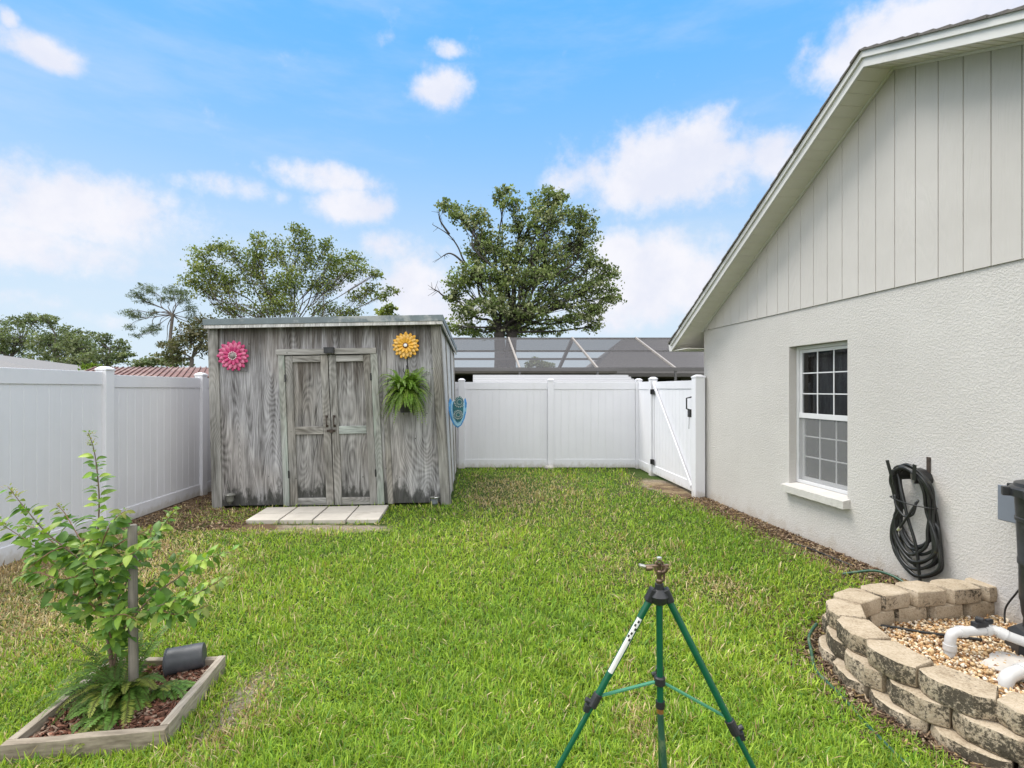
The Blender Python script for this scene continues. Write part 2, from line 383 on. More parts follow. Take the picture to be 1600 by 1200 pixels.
M['red_roof'] = basic('red_brown_metal', (.17, .075, .055), .55, .2, 2, c2=(.30, .19, .15), mask=(.5, .65))
M['white_roof'] = basic('white_metal_roof', (.50, .50, .51), .45, .03, 1)
M['far_wall'] = basic('far_wall', (.20, .18, .16), .85, .2, 2)
M['far_dark'] = basic('porch_dark', (.03, .028, .026), .9, .3, 3)
M['far_roof'] = basic('far_shingle', (.16, .15, .145), .95, .15, 12)
M['far_roof2'] = basic('far_shingle_pale', (.19, .185, .185), .95, .15, 12)
M['beam'] = basic('cage_beam', (.30, .27, .245), .5, .08)
M['beam_dark'] = basic('cage_beam_bronze', (.12, .115, .115), .5, .08)
def mesh_screen(name, c, a):
    m, nt, b = newmat(name); t = nt.node('ShaderNodeBsdfTransparent'); d = nt.node('ShaderNodeBsdfDiffuse'); d.inputs[0].default_value = c+(1,)
    mx = nt.node('ShaderNodeMixShader'); mx.inputs[0].default_value = a
    nt.l.new(t.outputs[0], mx.inputs[1]); nt.l.new(d.outputs[0], mx.inputs[2])
    nt.l.new(mx.outputs[0], m.node_tree.nodes['Material Output'].inputs[0]); return m
M['cage_mesh'] = mesh_screen('cage_mesh', (.125, .122, .128), .55)
M['win_mesh'] = mesh_screen('window_mesh', (.34, .34, .345), .42)
def glass():
    m, nt, b = newmat('window_glass'); t = nt.node('ShaderNodeBsdfTransparent'); t.inputs[0].default_value = (.80, .83, .83, 1)
    g = nt.node('ShaderNodeBsdfGlossy'); g.inputs['Roughness'].default_value = .015
    nt.inp(g, 'Normal', nt.bump(nt.noise(nt.co('Object'), 3, 1, .4), .03, .01))
    fr = nt.node('ShaderNodeFresnel'); fr.inputs[0].default_value = 1.5
    mx = nt.node('ShaderNodeMixShader'); nt.l.new(nt.m('ADD', fr.outputs[0], .05), mx.inputs[0])
    nt.l.new(t.outputs[0], mx.inputs[1]); nt.l.new(g.outputs[0], mx.inputs[2])
    nt.l.new(mx.outputs[0], m.node_tree.nodes['Material Output'].inputs[0]); return m
M['glass'] = glass()
def tinted(name, rough=.5, trans=.35, var=.25, sc=60, gloss=.35, gain=1.0):
    """leaf: own colour from the 'tint' attribute, some light passing through"""
    m, nt, b = newmat(name); a = nt.node('ShaderNodeVertexColor', layer_name='tint').outputs[0]
    n = nt.noise(nt.co('Object'), sc, 2, .5)
    col = nt.mix(1, a, nt.ramp(n, [(.3, (gain*(1-var),)*3), (.7, (gain*(1+var),)*3)]), 'MULTIPLY')
    nt.inp(b, 'Base Color', col); b.inputs['Roughness'].default_value = rough; b.inputs['Specular IOR Level'].default_value = gloss
    tr = nt.node('ShaderNodeBsdfTranslucent'); nt.inp(tr, 0, nt.mix(1, col, (1.15, 1.25, .55), 'MULTIPLY'))
    mx = nt.node('ShaderNodeMixShader'); mx.inputs[0].default_value = trans
    nt.l.new(b.outputs[0], mx.inputs[1]); nt.l.new(tr.outputs[0], mx.inputs[2])
    nt.l.new(mx.outputs[0], m.node_tree.nodes['Material Output'].inputs[0]); return m
M['grass'] = tinted('grass_blade', .55, .35, .15, 8, .3)
M['leaf'] = tinted('shrub_leaf', .45, .32, .15, 30, .3)
M['tree_leaf'] = tinted('tree_leaf', .6, .25, .2, 1.5, .2)
M['fern'] = tinted('fern_leaf', .5, .3, .2, 25, .3)
M['chips'] = tinted('bark_chip', .9, .0, .3, 90, .1)
M['stone'] = tinted('pebble', .55, .0, .2, 120, .3)
M['bark'] = basic('tree_bark', (.13, .11, .095), .9, .3, 4, .8, 8, stretch=(1, 1, .3), bdist=.03)
M['bark_dark'] = basic('dark_bark', (.055, .048, .042), .9, .3, 4, .8, 8, bdist=.03)
M['twig'] = basic('shrub_stem', (.16, .11, .075), .7, .3, 40)
M['twig_red'] = basic('young_stem', (.24, .13, .08), .6, .2, 40)

def ground_mat():
    m, nt, b = newmat('soil_and_thatch'); co = nt.co('Object')
    n = nt.noise(co, 26, 8, .7); n2 = nt.noise(co, 1.6, 5, .6)
    soil = nt.ramp(n, [(.3, (.035, .030, .018)), (.55, (.085, .072, .042)), (.75, (.16, .135, .085))])
    gr = nt.ramp(n, [(.3, (.018, .032, .008)), (.7, (.07, .11, .022))])
    col = nt.mix(nt.step(n2, .32, .5), soil, gr)
    x, y, z = nt.sep(co)
    # bare sandy soil where no grass grows: along the house, round the block bed, by the gate and by the pad
    def blob(cx, cy, rx, ry, c, edge=.5):
        nonlocal col
        dx = nt.m('DIVIDE', nt.m('SUBTRACT', x, cx), rx); dy = nt.m('DIVIDE', nt.m('SUBTRACT', y, cy), ry)
        r = nt.m('SQRT', nt.m('ADD', nt.m('MULTIPLY', dx, dx), nt.m('MULTIPLY', dy, dy)))
        r = nt.m('ADD', r, nt.m('MULTIPLY', nt.m('SUBTRACT', nt.noise(co, 5, 5, .7), .5), 1.2))
        col = nt.mix(nt.step(r, 1.15, .75), col, c)
    sand = nt.ramp(n, [(.3, (.17, .14, .10)), (.7, (.36, .31, .245))])
    brown = nt.ramp(n, [(.3, (.055, .036, .022)), (.7, (.19, .13, .085))])
    straw = nt.ramp(n, [(.3, (.13, .10, .055)), (.7, (.33, .25, .15))])
    blob(2.35, 3.2, .75, 1.2, brown); blob(-2.3, 6.15, .95, .2, sand); blob(-3.2, 6.2, .5, .2, brown)
    blob(2.50, 8.9, .30, .62, sand); blob(-1.42, 2.6, .24, .55, sand)
    # strip along the house wall
    d = nt.m('SUBTRACT', nt.m('ADD', nt.m('MULTIPLY', y, -.1268), 3.92), x)
    d = nt.m('ADD', d, nt.m('MULTIPLY', nt.m('SUBTRACT', nt.noise(co, 3.5, 5, .7), .5), .55))
    col = nt.mix(nt.m('MULTIPLY', nt.step(d, .62, .40), nt.step(y, 9.6, 8.9)), col, nt.mix(nt.step(nt.noise(co, 4, 4, .6), .4, .6), brown, straw))
    # strip along the left fence
    d = nt.m('ADD', nt.m('ADD', x, 4.72), nt.m('MULTIPLY', nt.m('SUBTRACT', nt.noise(co, 2.5, 5, .7), .5), 1.2))
    col = nt.mix(nt.m('MULTIPLY', nt.step(d, .9, .4), nt.step(x, -5.3, -4.9)), col, nt.mix(nt.step(y, 6.0, 6.6), straw, brown))
    nt.inp(b, 'Base Color', col); b.inputs['Roughness'].default_value = .95; b.inputs['Specular IOR Level'].default_value = .1
    nt.inp(b, 'Normal', nt.bump(n, .9, .02)); return m
M['ground'] = ground_mat()
def block_mat():
    m, nt, b = newmat('mouldy_concrete'); co = nt.co('Object'); geo = nt.node('ShaderNodeNewGeometry')
    n = nt.noise(co, 75, 5, .7); n2 = nt.noise(co, 6, 4, .6)
    base = nt.ramp(nt.m('ADD', nt.m('MULTIPLY', n, .55), nt.m('MULTIPLY', n2, .45)), [(.32, (.19, .14, .09)), (.48, (.41, .335, .24)), (.68, (.55, .465, .36))])
    # black mould holds to the rough upright faces, only specks on top
    up = nt.step(nt.m('ABSOLUTE', nt.sep(geo.outputs['Normal'])[2]), .75, .4)
    oi = nt.node('ShaderNodeObjectInfo').outputs['Random']
    k = nt.m('ADD', nt.noise(co, 52, 8, .8), nt.m('MULTIPLY', nt.m('SUBTRACT', nt.noise(co, 5, 3, .5), .5), .55))
    th = nt.m('ADD', nt.m('ADD', .315, nt.m('MULTIPLY', nt.m('SUBTRACT', 1.0, up), .20)), nt.m('MULTIPLY', oi, .05))
    dv = nt.vm('DOT_PRODUCT', nt.vm('SUBTRACT', co, (.4, .05, 0.0)), geo.outputs['Normal'])
    th = nt.m('ADD', th, nt.m('MULTIPLY', nt.m('LESS_THAN', dv, 0.0), .13))
    mask = nt.m('SUBTRACT', 1.0, nt.m('MULTIPLY', nt.m('SUBTRACT', k, th), 14, clamp=True), clamp=True)
    mask = nt.m('SUBTRACT', 1.0, mask); mask = nt.m('MULTIPLY', nt.m('SUBTRACT', 1.0, mask), 1.0)
    inv = nt.m('MULTIPLY', nt.m('SUBTRACT', k, nt.m('ADD', th, .10)), 12, clamp=True)
    col = nt.mix(nt.m('MULTIPLY', inv, .88), base, nt.mix(n, (.010, .010, .009), (.055, .048, .036)))
    pit = nt.step(nt.noise(co, 190, 2, .5), .36, .31)
    col = nt.mix(nt.m('MULTIPLY', pit, .5), col, (.06, .05, .035))
    nt.inp(b, 'Base Color', col); b.inputs['Roughness'].default_value = .93; b.inputs['Specular IOR Level'].default_value = .15
    nt.inp(b, 'Normal', nt.bump(nt.m('ADD', n, nt.m('MULTIPLY', n2, .7)), .9, .006)); return m
M['block'] = block_mat()
M['paver'] = basic('pale_paver', (.52, .48, .42), .85, .1, 5, .4, 120, c2=(.40, .36, .30), mask=(.58, .75))
M['mulch_base'] = basic('mulch_soil', (.07, .04, .028), .95, .45, 22, 1, 40, bdist=.02)
M['gravel_base'] = basic('gravel_bed', (.20, .12, .06), .9, .5, 40, 1, 60, bdist=.01)
M['concrete'] = basic('concrete_lump', (.50, .47, .43), .9, .15, 8, .6, 40)

# ================================================================ GROUND
def ground():
    xs = np.concatenate([[-1500, -400, -120, -50, -25, -14, -9, -7, -5.6], np.arange(-5, 4.6, .12), [5.5, 7, 10, 15, 25, 50, 120, 400, 1500]])
    ys = np.concatenate([[-600, -100, -30, -8, -2, 0, .6], np.arange(1, 11.4, .12), [12, 13, 15, 18, 24, 35, 60, 120, 300, 800, 2000]])
    X, Y = np.meshgrid(xs, ys); Z = gzn(X, Y)
    inside = (X > -5) & (X < 4.4) & (Y > 1) & (Y < 11)
    bumps = np.array([[mnoise.noise(Vector((a*1.7, b*1.7, 0)))*.010+mnoise.noise(Vector((a*6, b*6, 3)))*.004 for a in xs] for b in ys])
    Z = Z+np.where(inside, bumps, 0)-.006
    V = np.stack([X.ravel(), Y.ravel(), Z.ravel()], 1); nx, ny = len(xs), len(ys)
    i = (np.arange(ny-1)[:, None]*nx+np.arange(nx-1)[None]).ravel()
    idx = np.stack([i, i+1, i+nx+1, i+nx], 1).ravel()
    o = np_mesh('ground', V, 4, idx, M['ground'], smooth=True); o['kind'] = 'structure'
ground()

# ================================================================ FENCES
def vinyl_run(parent, p0, p1, z0, z1, posts=(True, True), pw=.127, cap_at=None, base_drop=0, rail_top=.15, rail_bot=.17, flip=1, post_names=True):
    p0, p1 = Vector((p0[0], p0[1], 0)), Vector((p1[0], p1[1], 0)); d = (p1-p0); L = d.length; d.normalize()
    n = Vector((d.y, -d.x, 0))*flip
    MT = Matrix(((d.x, n.x, 0, p0.x), (d.y, n.y, 0, p0.y), (0, 0, 1, 0), (0, 0, 0, 1)))
    a, b = pw/2, L-pw/2
    # tongue and groove board sheet, one sheet with rounded grooves on both faces
    bw = (b-a)/max(1, round((b-a)/.148)); g = .004; prof = []
    k = a
    while k < b-1e-4:
        prof += [(k+.0015, .011-g), (k+g, .011), (k+bw-g, .011), (k+bw-.0015, .011-g)]; k += bw
    back = [(x, -y) for x, y in reversed(prof)]
    pts = prof+back; m = MB(); nn = len(prof)
    lo, hi = z0+rail_bot-.02, z1-rail_top+.02
    vs = [MT @ Vector((x, y, z)) for z in (lo, hi) for x, y in prof]; fs = [(i, i+1, nn+i+1, nn+i) for i in range(nn-1)]
    m.add(vs, fs)
    vs = [MT @ Vector((x, -y, z)) for z in (lo, hi) for x, y in prof]; m.add(vs, [(nn+i, nn+i+1, i+1, i) for i in range(nn-1)])
    m.build('board_panel', M['vinyl'], parent)
    MB().box((a, -.022, z1-rail_top), (b, .022, z1), MT).build('top_rail', M['vinyl'], parent, .004)
    MB().box((a, -.022, z0), (b, .022, z0+rail_bot), MT).build('bottom_rail', M['vinyl'], parent, .004)
    return MT
def vinyl_post(parent, x, y, rz, z0, z1, pw=.127):
    MT = Matrix.Translation((x, y, 0)) @ Matrix.Rotation(rz, 4, 'Z'); h = pw/2
    p = MB().box((-h, -h, z0), (h, h, z1), MT).build('post', M['vinyl'], parent, .005)
    c = MB().box((-h-.007, -h-.007, z1+.001), (h+.007, h+.007, z1+.022), MT)
    h2 = h+.004; t = .03
    vs = [MT @ Vector(q) for q in [(-h2,-h2,z1+.023),(h2,-h2,z1+.023),(h2,h2,z1+.023),(-h2,h2,z1+.023),(-t,-t,z1+.05),(t,-t,z1+.05),(t,t,z1+.05),(-t,t,z1+.05)]]
    c.add(vs, [(3,2,1,0),(4,5,6,7),(0,1,5,4),(1,2,6,5),(2,3,7,6),(3,0,4,7)])
    c.build('post_cap', M['vinyl'], p, .003); return p

lf = thing('vinyl_fence', 'white vinyl privacy fence along the left side, running past the leafy shrub to the shed', 'fence', (-4.72, 5.0, 0))
lpts = [(-4.60, 0.2), (-4.64, 2.16), (-4.685, 4.13), (-4.745, 6.12), (-4.81, 8.12), (-4.86, 10.0), (-4.93, 10.95)]
lz = [1.84, 1.84, 1.84, 1.835, 1.82, 1.80, 1.80]
for i in range(6):
    vinyl_run(lf, lpts[i], lpts[i+1], .0, 1.83 if i < 3 else 1.80, flip=1)
for i, (x, y) in enumerate(lpts): vinyl_post(lf, x, y, R(-1.9), -.02, 1.845 if i < 4 else 1.835)
bf = thing('vinyl_fence', 'white vinyl fence across the back, between the grey shed and the side gate', 'fence', (0.8, 10.87, 0))
bpts = [(-4.80, 10.86), (-2.96, 10.87), (-1.04, 10.87), (.80, 10.87), (2.62, 10.87)]
for i in range(4): vinyl_run(bf, bpts[i], bpts[i+1], .01, 1.775)
for x, y in bpts[1:]: vinyl_post(bf, x, y, 0, -.02, 1.80)
gp = (2.665, 9.92); lp = (2.815, 7.93)
vinyl_run(bf, bpts[4], gp, .01, 1.775)
vinyl_post(bf, gp[0], gp[1], R(4.3), -.02, 1.81)
for i in (0,):
    pst = vinyl_post(bf, lp[0]+.0, lp[1], R(4.3), -.02, 1.80, .15)
gt = thing('side_gate', 'white vinyl gate with diagonal brace, ajoining the house corner', 'gate', (gp[0], gp[1], 0))
gt['label'] = 'white vinyl gate with a diagonal brace and black latch beside the house corner'
gd0 = Vector((gp[0], gp[1], 0)); gd1 = Vector((lp[0], lp[1], 0)); gdv = (gd1-gd0).normalized()
ga, gb = gd0+gdv*.075, gd1-gdv*.09
MTg = vinyl_run(gt, (ga-gdv*.06)[:2], (gb+gdv*.06)[:2], .05, 1.765, flip=1, rail_top=.13, rail_bot=.15)
gl = (gb-ga).length
def G(s, n, z): return MTg @ Vector((s+.06, n, z))
# n > 0 must face the lawn
nv = (MTg.to_3x3() @ Vector((0, 1, 0))); sg = 1 if nv.x < 0 else -1
for s in (.022, gl-.022): MB().box((s+.06-.022, -.03, .05), (s+.06+.022, .03, 1.775), MTg).build('gate_stile', M['vinyl'], gt, .004)
MB().bar(G(.05, sg*.045, 1.75), G(gl-.06, sg*.045, .13), .05, .025, up=tuple(nv)).build('diagonal_brace', M['vinyl'], gt, .004)
for z in (1.58, .27):
    h = MB().box((-.004+.06, sg*.031, z-.05), (.09+.06, sg*.05, z+.05), MTg); h.box((-.012+.06, sg*.05, z-.045), (.012+.06, sg*.078, z+.045), MTg)
    h.build('hinge', M['black_metal'], gt, .003)
lt = MB().box((gl-.085+.06, sg*.031, 1.20), (gl-.003+.06, sg*.095, 1.32), MTg).build('latch', M['black_metal'], gt, .004)
MB().tube([G(gl-.055, sg*.07, 1.31), G(gl-.06, sg*.12, 1.33), G(gl-.06, sg*.12, 1.49), G(gl-.055, sg*.04, 1.51)], .012, 8).build('latch_handle', M['black_metal'], lt)
MB().tube([G(gl-.03, sg*.09, 1.2), G(gl-.03, sg*.095, 1.02)], .004, 6).build('latch_cord', M['black_metal'], lt)
bm = MB(); bm.lathe([(.02, -.02), (.10, 0), (.11, .035), (.07, .06), (.02, .065)], 14, Matrix.Translation((.77, 10.76, 0)))
for v in bm.v: v.x += (mnoise.noise(v*18))*.03; v.z += mnoise.noise(v*22)*.012
props(bm.build('concrete_footing', M['concrete'], None, smooth=True), 'pale concrete lump at the foot of the middle back fence post', 'footing')

# ================================================================ SHED
TH = math.atan2(.24, 3.19)
SM = Matrix.Translation((-4.075, 7.186, 0)) @ Matrix.Rotation(TH, 4, 'Z')
shed = thing('garden_shed', 'weathered grey plywood shed with double doors and a flat sloping roof', 'shed', (-4.075, 7.186, 0), TH)
W_, D_ = 3.2, 2.95
def sh(v):                                  # the shed leans and is not quite square
    x, y, z = v; return Vector((x-z*(.024+.0115*x*(1-max(0, y)/2.95)), y, z*(1+.011*x)))
def SB(parts, name, mat, parent=shed, bevel=.003):
    m = MB()
    for a, b in parts: m.box(a, b)
    m.v = [SM @ sh(v) for v in m.v]
    return m.build(name, mat, parent, bevel)
TOP = 2.465
def back_z(y): return TOP-.065*y
m = MB()   # front wall in two sheets with a seam, open behind the doors
for a, b in [((0, 0, .03), (.95, .02, TOP)), ((2.25, 0, .03), (2.34, .02, TOP)), ((2.345, -.001, .03), (W_, .02, TOP)), ((.952, 0, 2.1), (2.248, .02, TOP))]: m.box(a, b)
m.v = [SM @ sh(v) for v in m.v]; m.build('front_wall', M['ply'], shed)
SB([((.95, .10, .02), (2.25, .11, 2.1))], 'inner_wall', M['dark_room'])
m = MB(); n_b = 3                           # side wall of three pale boards, then battens
for i in range(n_b):
    y0, y1 = i*D_/n_b+.02, (i+1)*D_/n_b-.02
    m.add([(W_-.03, y0, .03), (W_, y0, .03), (W_, y1, .03), (W_-.03, y1, .03), (W_-.03, y0, back_z(y0)), (W_, y0, back_z(y0)), (W_, y1, back_z(y1)), (W_-.03, y1, back_z(y1))],
          [(3,2,1,0),(4,5,6,7),(0,1,5,4),(1,2,6,5),(2,3,7,6),(3,0,4,7)])
m.v = [SM @ sh(v) for v in m.v]; m.build('side_wall', M['side_board'], shed)
for y in (D_/3, 2*D_/3, D_-.01): SB([((W_-.02, y-.025, .0), (W_+.018, y+.025, back_z(y)-.01))], 'batten', M['trim'])
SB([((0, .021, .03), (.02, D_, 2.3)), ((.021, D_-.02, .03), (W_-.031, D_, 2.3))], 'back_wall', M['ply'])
for x0, x1 in ((-.02, .115), (W_-.12, W_+.02)): SB([((x0, -.028, .0), (x1, -.003, TOP))], 'corner_board', M['trim'])
SB([((W_-.001, -.028, .0), (W_+.022, .09, TOP-.01))], 'corner_board', M['trim'])
SB([((2.345, -.012, .02), (2.42, -.0015, 2.12))], 'corner_board', M['trim'])
# door trim
SB([((.905, -.045, 2.075), (2.29, -.003, 2.155))], 'door_head', M['rail'])
SB([((.93, -.035, .02), (1.012, -.003, 2.074))], 'door_jamb', M['trim_green'])
SB([((2.205, -.035, .02), (2.30, -.003, 2.074))], 'door_jamb', M['trim_green'])
for k, (x0, x1, s) in enumerate([(1.018, 1.606, 1), (1.618, 2.200, -1)]):
    o0, i0 = (x0, x1) if s > 0 else (x1, x0)
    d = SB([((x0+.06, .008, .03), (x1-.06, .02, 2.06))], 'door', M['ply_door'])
    d['label'] = ['left shed door with a pale middle rail', 'right shed door with a greenish middle rail'][k]
    SB([((min(o0, o0+s*.10), -.022, .02), (max(o0, o0+s*.10), .011, 2.066))], 'door_stile', M['trim'], d)
    SB([((min(i0, i0-s*.10), -.022, .02), (max(i0, i0-s*.10), .011, 2.066))], 'door_stile', M['trim'], d)
    xa, xb = x0+.1025, x1-.1025
    SB([((xa, -.0215, 1.975), (xb, .011, 2.062))], 'door_rail', M['rail'], d)
    SB([((xa, -.0215, .99), (xb, .011, 1.095))], 'door_rail', M['rail_green' if k else 'rail'], d)
    SB([((xa, -.0215, .022), (xb, .011, .12))], 'door_rail', M['rail'], d)
    hx = i0-s*.045
    hm = MB(); hm.box((hx-.018, -.03, 1.085), (hx+.018, -.0225, 1.115)); hm.box((hx-.018, -.03, 1.215), (hx+.018, -.0225, 1.245))
    hm.tube(smooth_path([(hx, -.03, 1.10), (hx, -.055, 1.115), (hx, -.06, 1.165), (hx, -.055, 1.215), (hx, -.03, 1.23)], 4), .009, 8)
    hm.v = [SM @ sh(v) for v in hm.v]; hm.build('door_handle', M['rusty'], d)
    for z in (1.76, .45): SB([((o0-.012, -.040 if s > 0 else -.040, z-.05), (o0+.012, -.0365, z+.05))], 'door_hinge', M['black_metal'], d)
hm = MB(); hm.box((1.555, -.034, 1.02), (1.672, -.0225, 1.052)); hm.box((1.60, -.055, 1.01), (1.645, -.0345, 1.045)); hm.v = [SM @ sh(v) for v in hm.v]
hm.build('door_latch', M['rusty'], shed, .002)
# roof: deck, edge flashing and fascia
def roof_pt(x, y, dz): return SM @ sh((x, y, back_z(y)+dz))
m = MB()
ra = [(-.02, -.16), (W_+.075, -.16), (W_+.075, D_+.10), (-.02, D_+.10)]
m.add([roof_pt(x, y, .012) for x, y in ra]+[roof_pt(x, y, .095) for x, y in ra], [(3,2,1,0),(4,5,6,7),(0,1,5,4),(1,2,6,5),(2,3,7,6),(3,0,4,7)])
m.build('roof', M['roll_roof'], shed, .004)
m = MB()
def rbar(x0, y0, x1, y1, z0, z1):
    q = [(x0, y0), (x1, y0), (x1, y1), (x0, y1)]
    m.add([roof_pt(x, y, z0) for x, y in q]+[roof_pt(x, y, z1) for x, y in q], [(3,2,1,0),(4,5,6,7),(0,1,5,4),(1,2,6,5),(2,3,7,6),(3,0,4,7)])
rbar(-.008, -.15, W_+.06, -.13, -.032, .011); rbar(W_+.04, -.129, W_+.06, D_+.09, -.032, .011); rbar(-.008, -.129, .008, D_+.09, -.032, .011)
m.build('fascia', M['side_board'], shed, .002)
m = MB(); m.box((1.585, -.13, 2.085), (1.715, -.047, 2.165)); m.box((1.60, -.046, 2.10), (1.70, -.0455, 2.15)); m.box((1.60, -.136, 2.10), (1.70, -.1305, 2.15))
m.v = [SM @ sh(v) for v in m.v]
props(m.build('security_light', M['black_plastic'], None, .006), 'small black box light above the shed doors', 'light')

def SP(x, y, z): return SM @ sh((x, y, z))
def flower(name, label, x, z, r, c_out, c_in, ring, petals, hub_m, n1=16):
    c = SP(x, -.055, z); t = thing(name, label, 'wall decoration', tuple(c), TH, 'metal flowers hung on the shed')
    def petal_ring(n, r0, r1, wd, yoff, tilt, mat, pname, ph=0):
        m = MB()
        for k in range(n):
            a = 2*math.pi*(k+ph)/n+rng.uniform(-.04, .04); ca, sa = math.cos(a), math.sin(a); rr = r1*rng.uniform(.95, 1.03); vs = []
            prof = [(0, .35), (.25, .72), (.55, 1.0), (.8, .86), (.95, .48), (1, .0)]
            for tt, ww in prof:
                q = r0+(rr-r0)*tt; yy = yoff-tilt*tt*tt
                for s_, l in ((-1, 0), (0, .008), (1, 0)):
                    u = s_*wd*ww; vs.append(PM[t] @ Vector((q*ca-u*sa, yy-l*ww, q*sa+u*ca)))
            fs = []
            for i in range(5):
                for j in range(2): fs.append((i*3+j, i*3+j+1, i*3+j+4, i*3+j+3))
            m.add(vs, fs)
        o = m.build(pname, mat, t, smooth=True); sd_ = o.modifiers.new('thick', 'SOLIDIFY'); sd_.thickness = .0025; return o
    petal_ring(n1, r*.12, r, r*.155, .012, .02, M[c_out], 'outer_petals')
    petal_ring(n1, r*.12, r*.86, r*.14, .0, .022, M[c_in], 'middle_petals', .5)
    petal_ring(n1-4, r*.10, r*.60, r*.12, -.014, .024, M[c_out], 'inner_petals', .3)
    Mx = PM[t] @ Matrix.Rotation(R(90), 4, 'X')
    MB(Mx).lathe([(r*.20, .01), (r*.20, .028), (r*.15, .038), (r*.05, .042)], 20).build('flower_centre', M[ring], t, smooth=40)
    MB(Mx).lathe([(r*.13, .04), (r*.12, .05), (r*.04, .054)], 16).build('centre_disc', M[hub_m], t, smooth=40)
    if ring == 'grey_d':
        m = MB()
        for k in range(14):
            a = 2*math.pi*k/14; m.lathe([(.004, 0), (.008, .004), (.004, .009)], 8, Mx @ Matrix.Translation((r*.235*math.cos(a), r*.235*math.sin(a), .032)))
        m.build('white_beads', M['white_p'], t, smooth=True)
    return t
flower('metal_flower', 'pink metal flower on the left side of the shed front', .335, 2.075, .215, 'pink', 'pink_l', 'grey_d', 16, 'grey_d')
flower('metal_flower', 'yellow metal flower on the shed front above the hanging fern', 2.715, 2.175, .19, 'yellow', 'yellow_l', 'maroon', 16, 'white_p')
bk = MB(); bk.tube([(.50, -.03, 1.86), (.50, -.03, 1.99)], .006, 6); bk.tube([(.40, -.03, 1.87), (.50, -.035, 1.865)], .003, 6); bk.v = [SM @ sh(v) for v in bk.v]
props(bk.build('plant_hook', M['black_metal']), 'small black empty hook beside the pink flower', 'hook')
# hook and hanging basket
bk = MB(); bk.box((2.715, -.035, 1.80), (2.735, -.029, 2.02)); bk.tube(smooth_path([(2.725, -.035, 1.84), (2.725, -.12, 1.90), (2.725, -.20, 1.88), (2.72, -.235, 1.83), (2.70, -.225, 1.79)], 5), .006, 6)
bk.tube(smooth_path([(2.725, -.035, 1.83), (2.70, -.07, 1.80), (2.66, -.06, 1.83), (2.67, -.04, 1.87)], 5), .005, 6)
bk.v = [SM @ sh(v) for v in bk.v]; props(bk.build('wall_bracket', M['black_metal']), 'black scroll bracket holding the hanging fern on the shed', 'bracket')

def frond_arrays(base, az, length, rise, droop, npin, pw, plen, col, twist=0.0):
    """a fern frond: arching midrib and two rows of narrow leaflets"""
    V = []; C = []; base = np.array(base); d = np.array([math.cos(az), math.sin(az), 0]); sd_ = np.array([-math.sin(az), math.cos(az), 0])
    def pt(t): return base+d*length*t*(1-.12*t)+np.array([0, 0, 1])*length*(rise*t-droop*t*t)+sd_*twist*t*t*length
    for i in range(npin):
        t = (i+1)/(npin+1); p = pt(t); tg = pt(t+.01)-p; tg /= np.linalg.norm(tg)
        L = plen*math.sin(math.pi*min(1, t*.88+.10))**.7*rng.uniform(.85, 1.1)
        for s in (-1, 1):
            o = sd_*s*.92+tg*.38+np.array([0, 0, rng.uniform(-.28, .12)]); o /= np.linalg.norm(o); b = tg*pw
            q = [p-b*.5, p+o*L*.5-b*.55, p+o*L, p+o*L*.5+b*.55+tg*0]
            q[3] = p+o*L*.45+b*.8
            k = rng.uniform(.8, 1.2); V += q; C += [[c*k for c in col]]*4
    # midrib
    for i in range(6):
        a, b = pt(i/6), pt((i+1)/6); wv_ = sd_*.0022
        V += [a-wv_, a+wv_, b+wv_, b-wv_]; C += [[.10, .10, .03]]*4
    return V, C
def fern(name, parent, centre, n, lmin, lmax, rise, droop, colf, azr=(0, 2*math.pi), npin=22, plen=.045, pw=.013):
    V = []; C = []
    for i in range(n):
        az = rng.uniform(*azr); L = rng.uniform(lmin, lmax)
        b = (centre[0]+rng.uniform(-.03, .03), centre[1]+rng.uniform(-.03, .03), centre[2]+rng.uniform(-.01, .02))
        v, c = frond_arrays(b, az, L, rise*rng.uniform(.3, 1.35), droop*rng.uniform(.7, 1.2), npin, pw, plen*rng.uniform(.8, 1.15), colf(), rng.uniform(-.25, .25))
        V += v; C += c
    V = np.array(V); return np_mesh(name, V, 4, np.arange(len(V)), M['fern'], np.array(C), parent)
bc = SP(2.70, -.235, 1.40)
hb = thing('hanging_fern', 'bushy green fern in a dark hanging pot on the shed front', 'plant', tuple(bc))
MB(Matrix.Translation(bc)).lathe([(.065, -.13), (.075, -.125), (.095, .03), (.10, .035), (.10, .05), (.085, .05), (.08, .03)], 22).build('pot', M['black_plastic'], hb, smooth=40)
m = MB(); hk = SP(2.705, -.226, 1.80)
for k in range(3):
    a = 2*math.pi*k/3+.5; m.tube([bc+Vector((.095*math.cos(a), .095*math.sin(a), .05)), hk], .002, 5)
m.build('hanger_wire', M['black_metal'], hb)
def fg():
    k = rng.uniform(.6, 1.45); return (.15*k, .27*k, .035*k) if rng.random() < .7 else (.25*k, .36*k, .06*k)
fern('fronds', hb, (bc.x, bc.y, bc.z+.06), 260, .22, .45, 1.75, 1.45, fg, npin=26, plen=.042, pw=.012)
v, c = frond_arrays((bc.x, bc.y-.02, bc.z+.08), math.pi+.15, .40, .75, .55, 24, .012, .04, (.12, .20, .04))
V = np.array(v); np_mesh('long_frond', V, 4, np.arange(len(V)), M['fern'], np.array(c), hb)

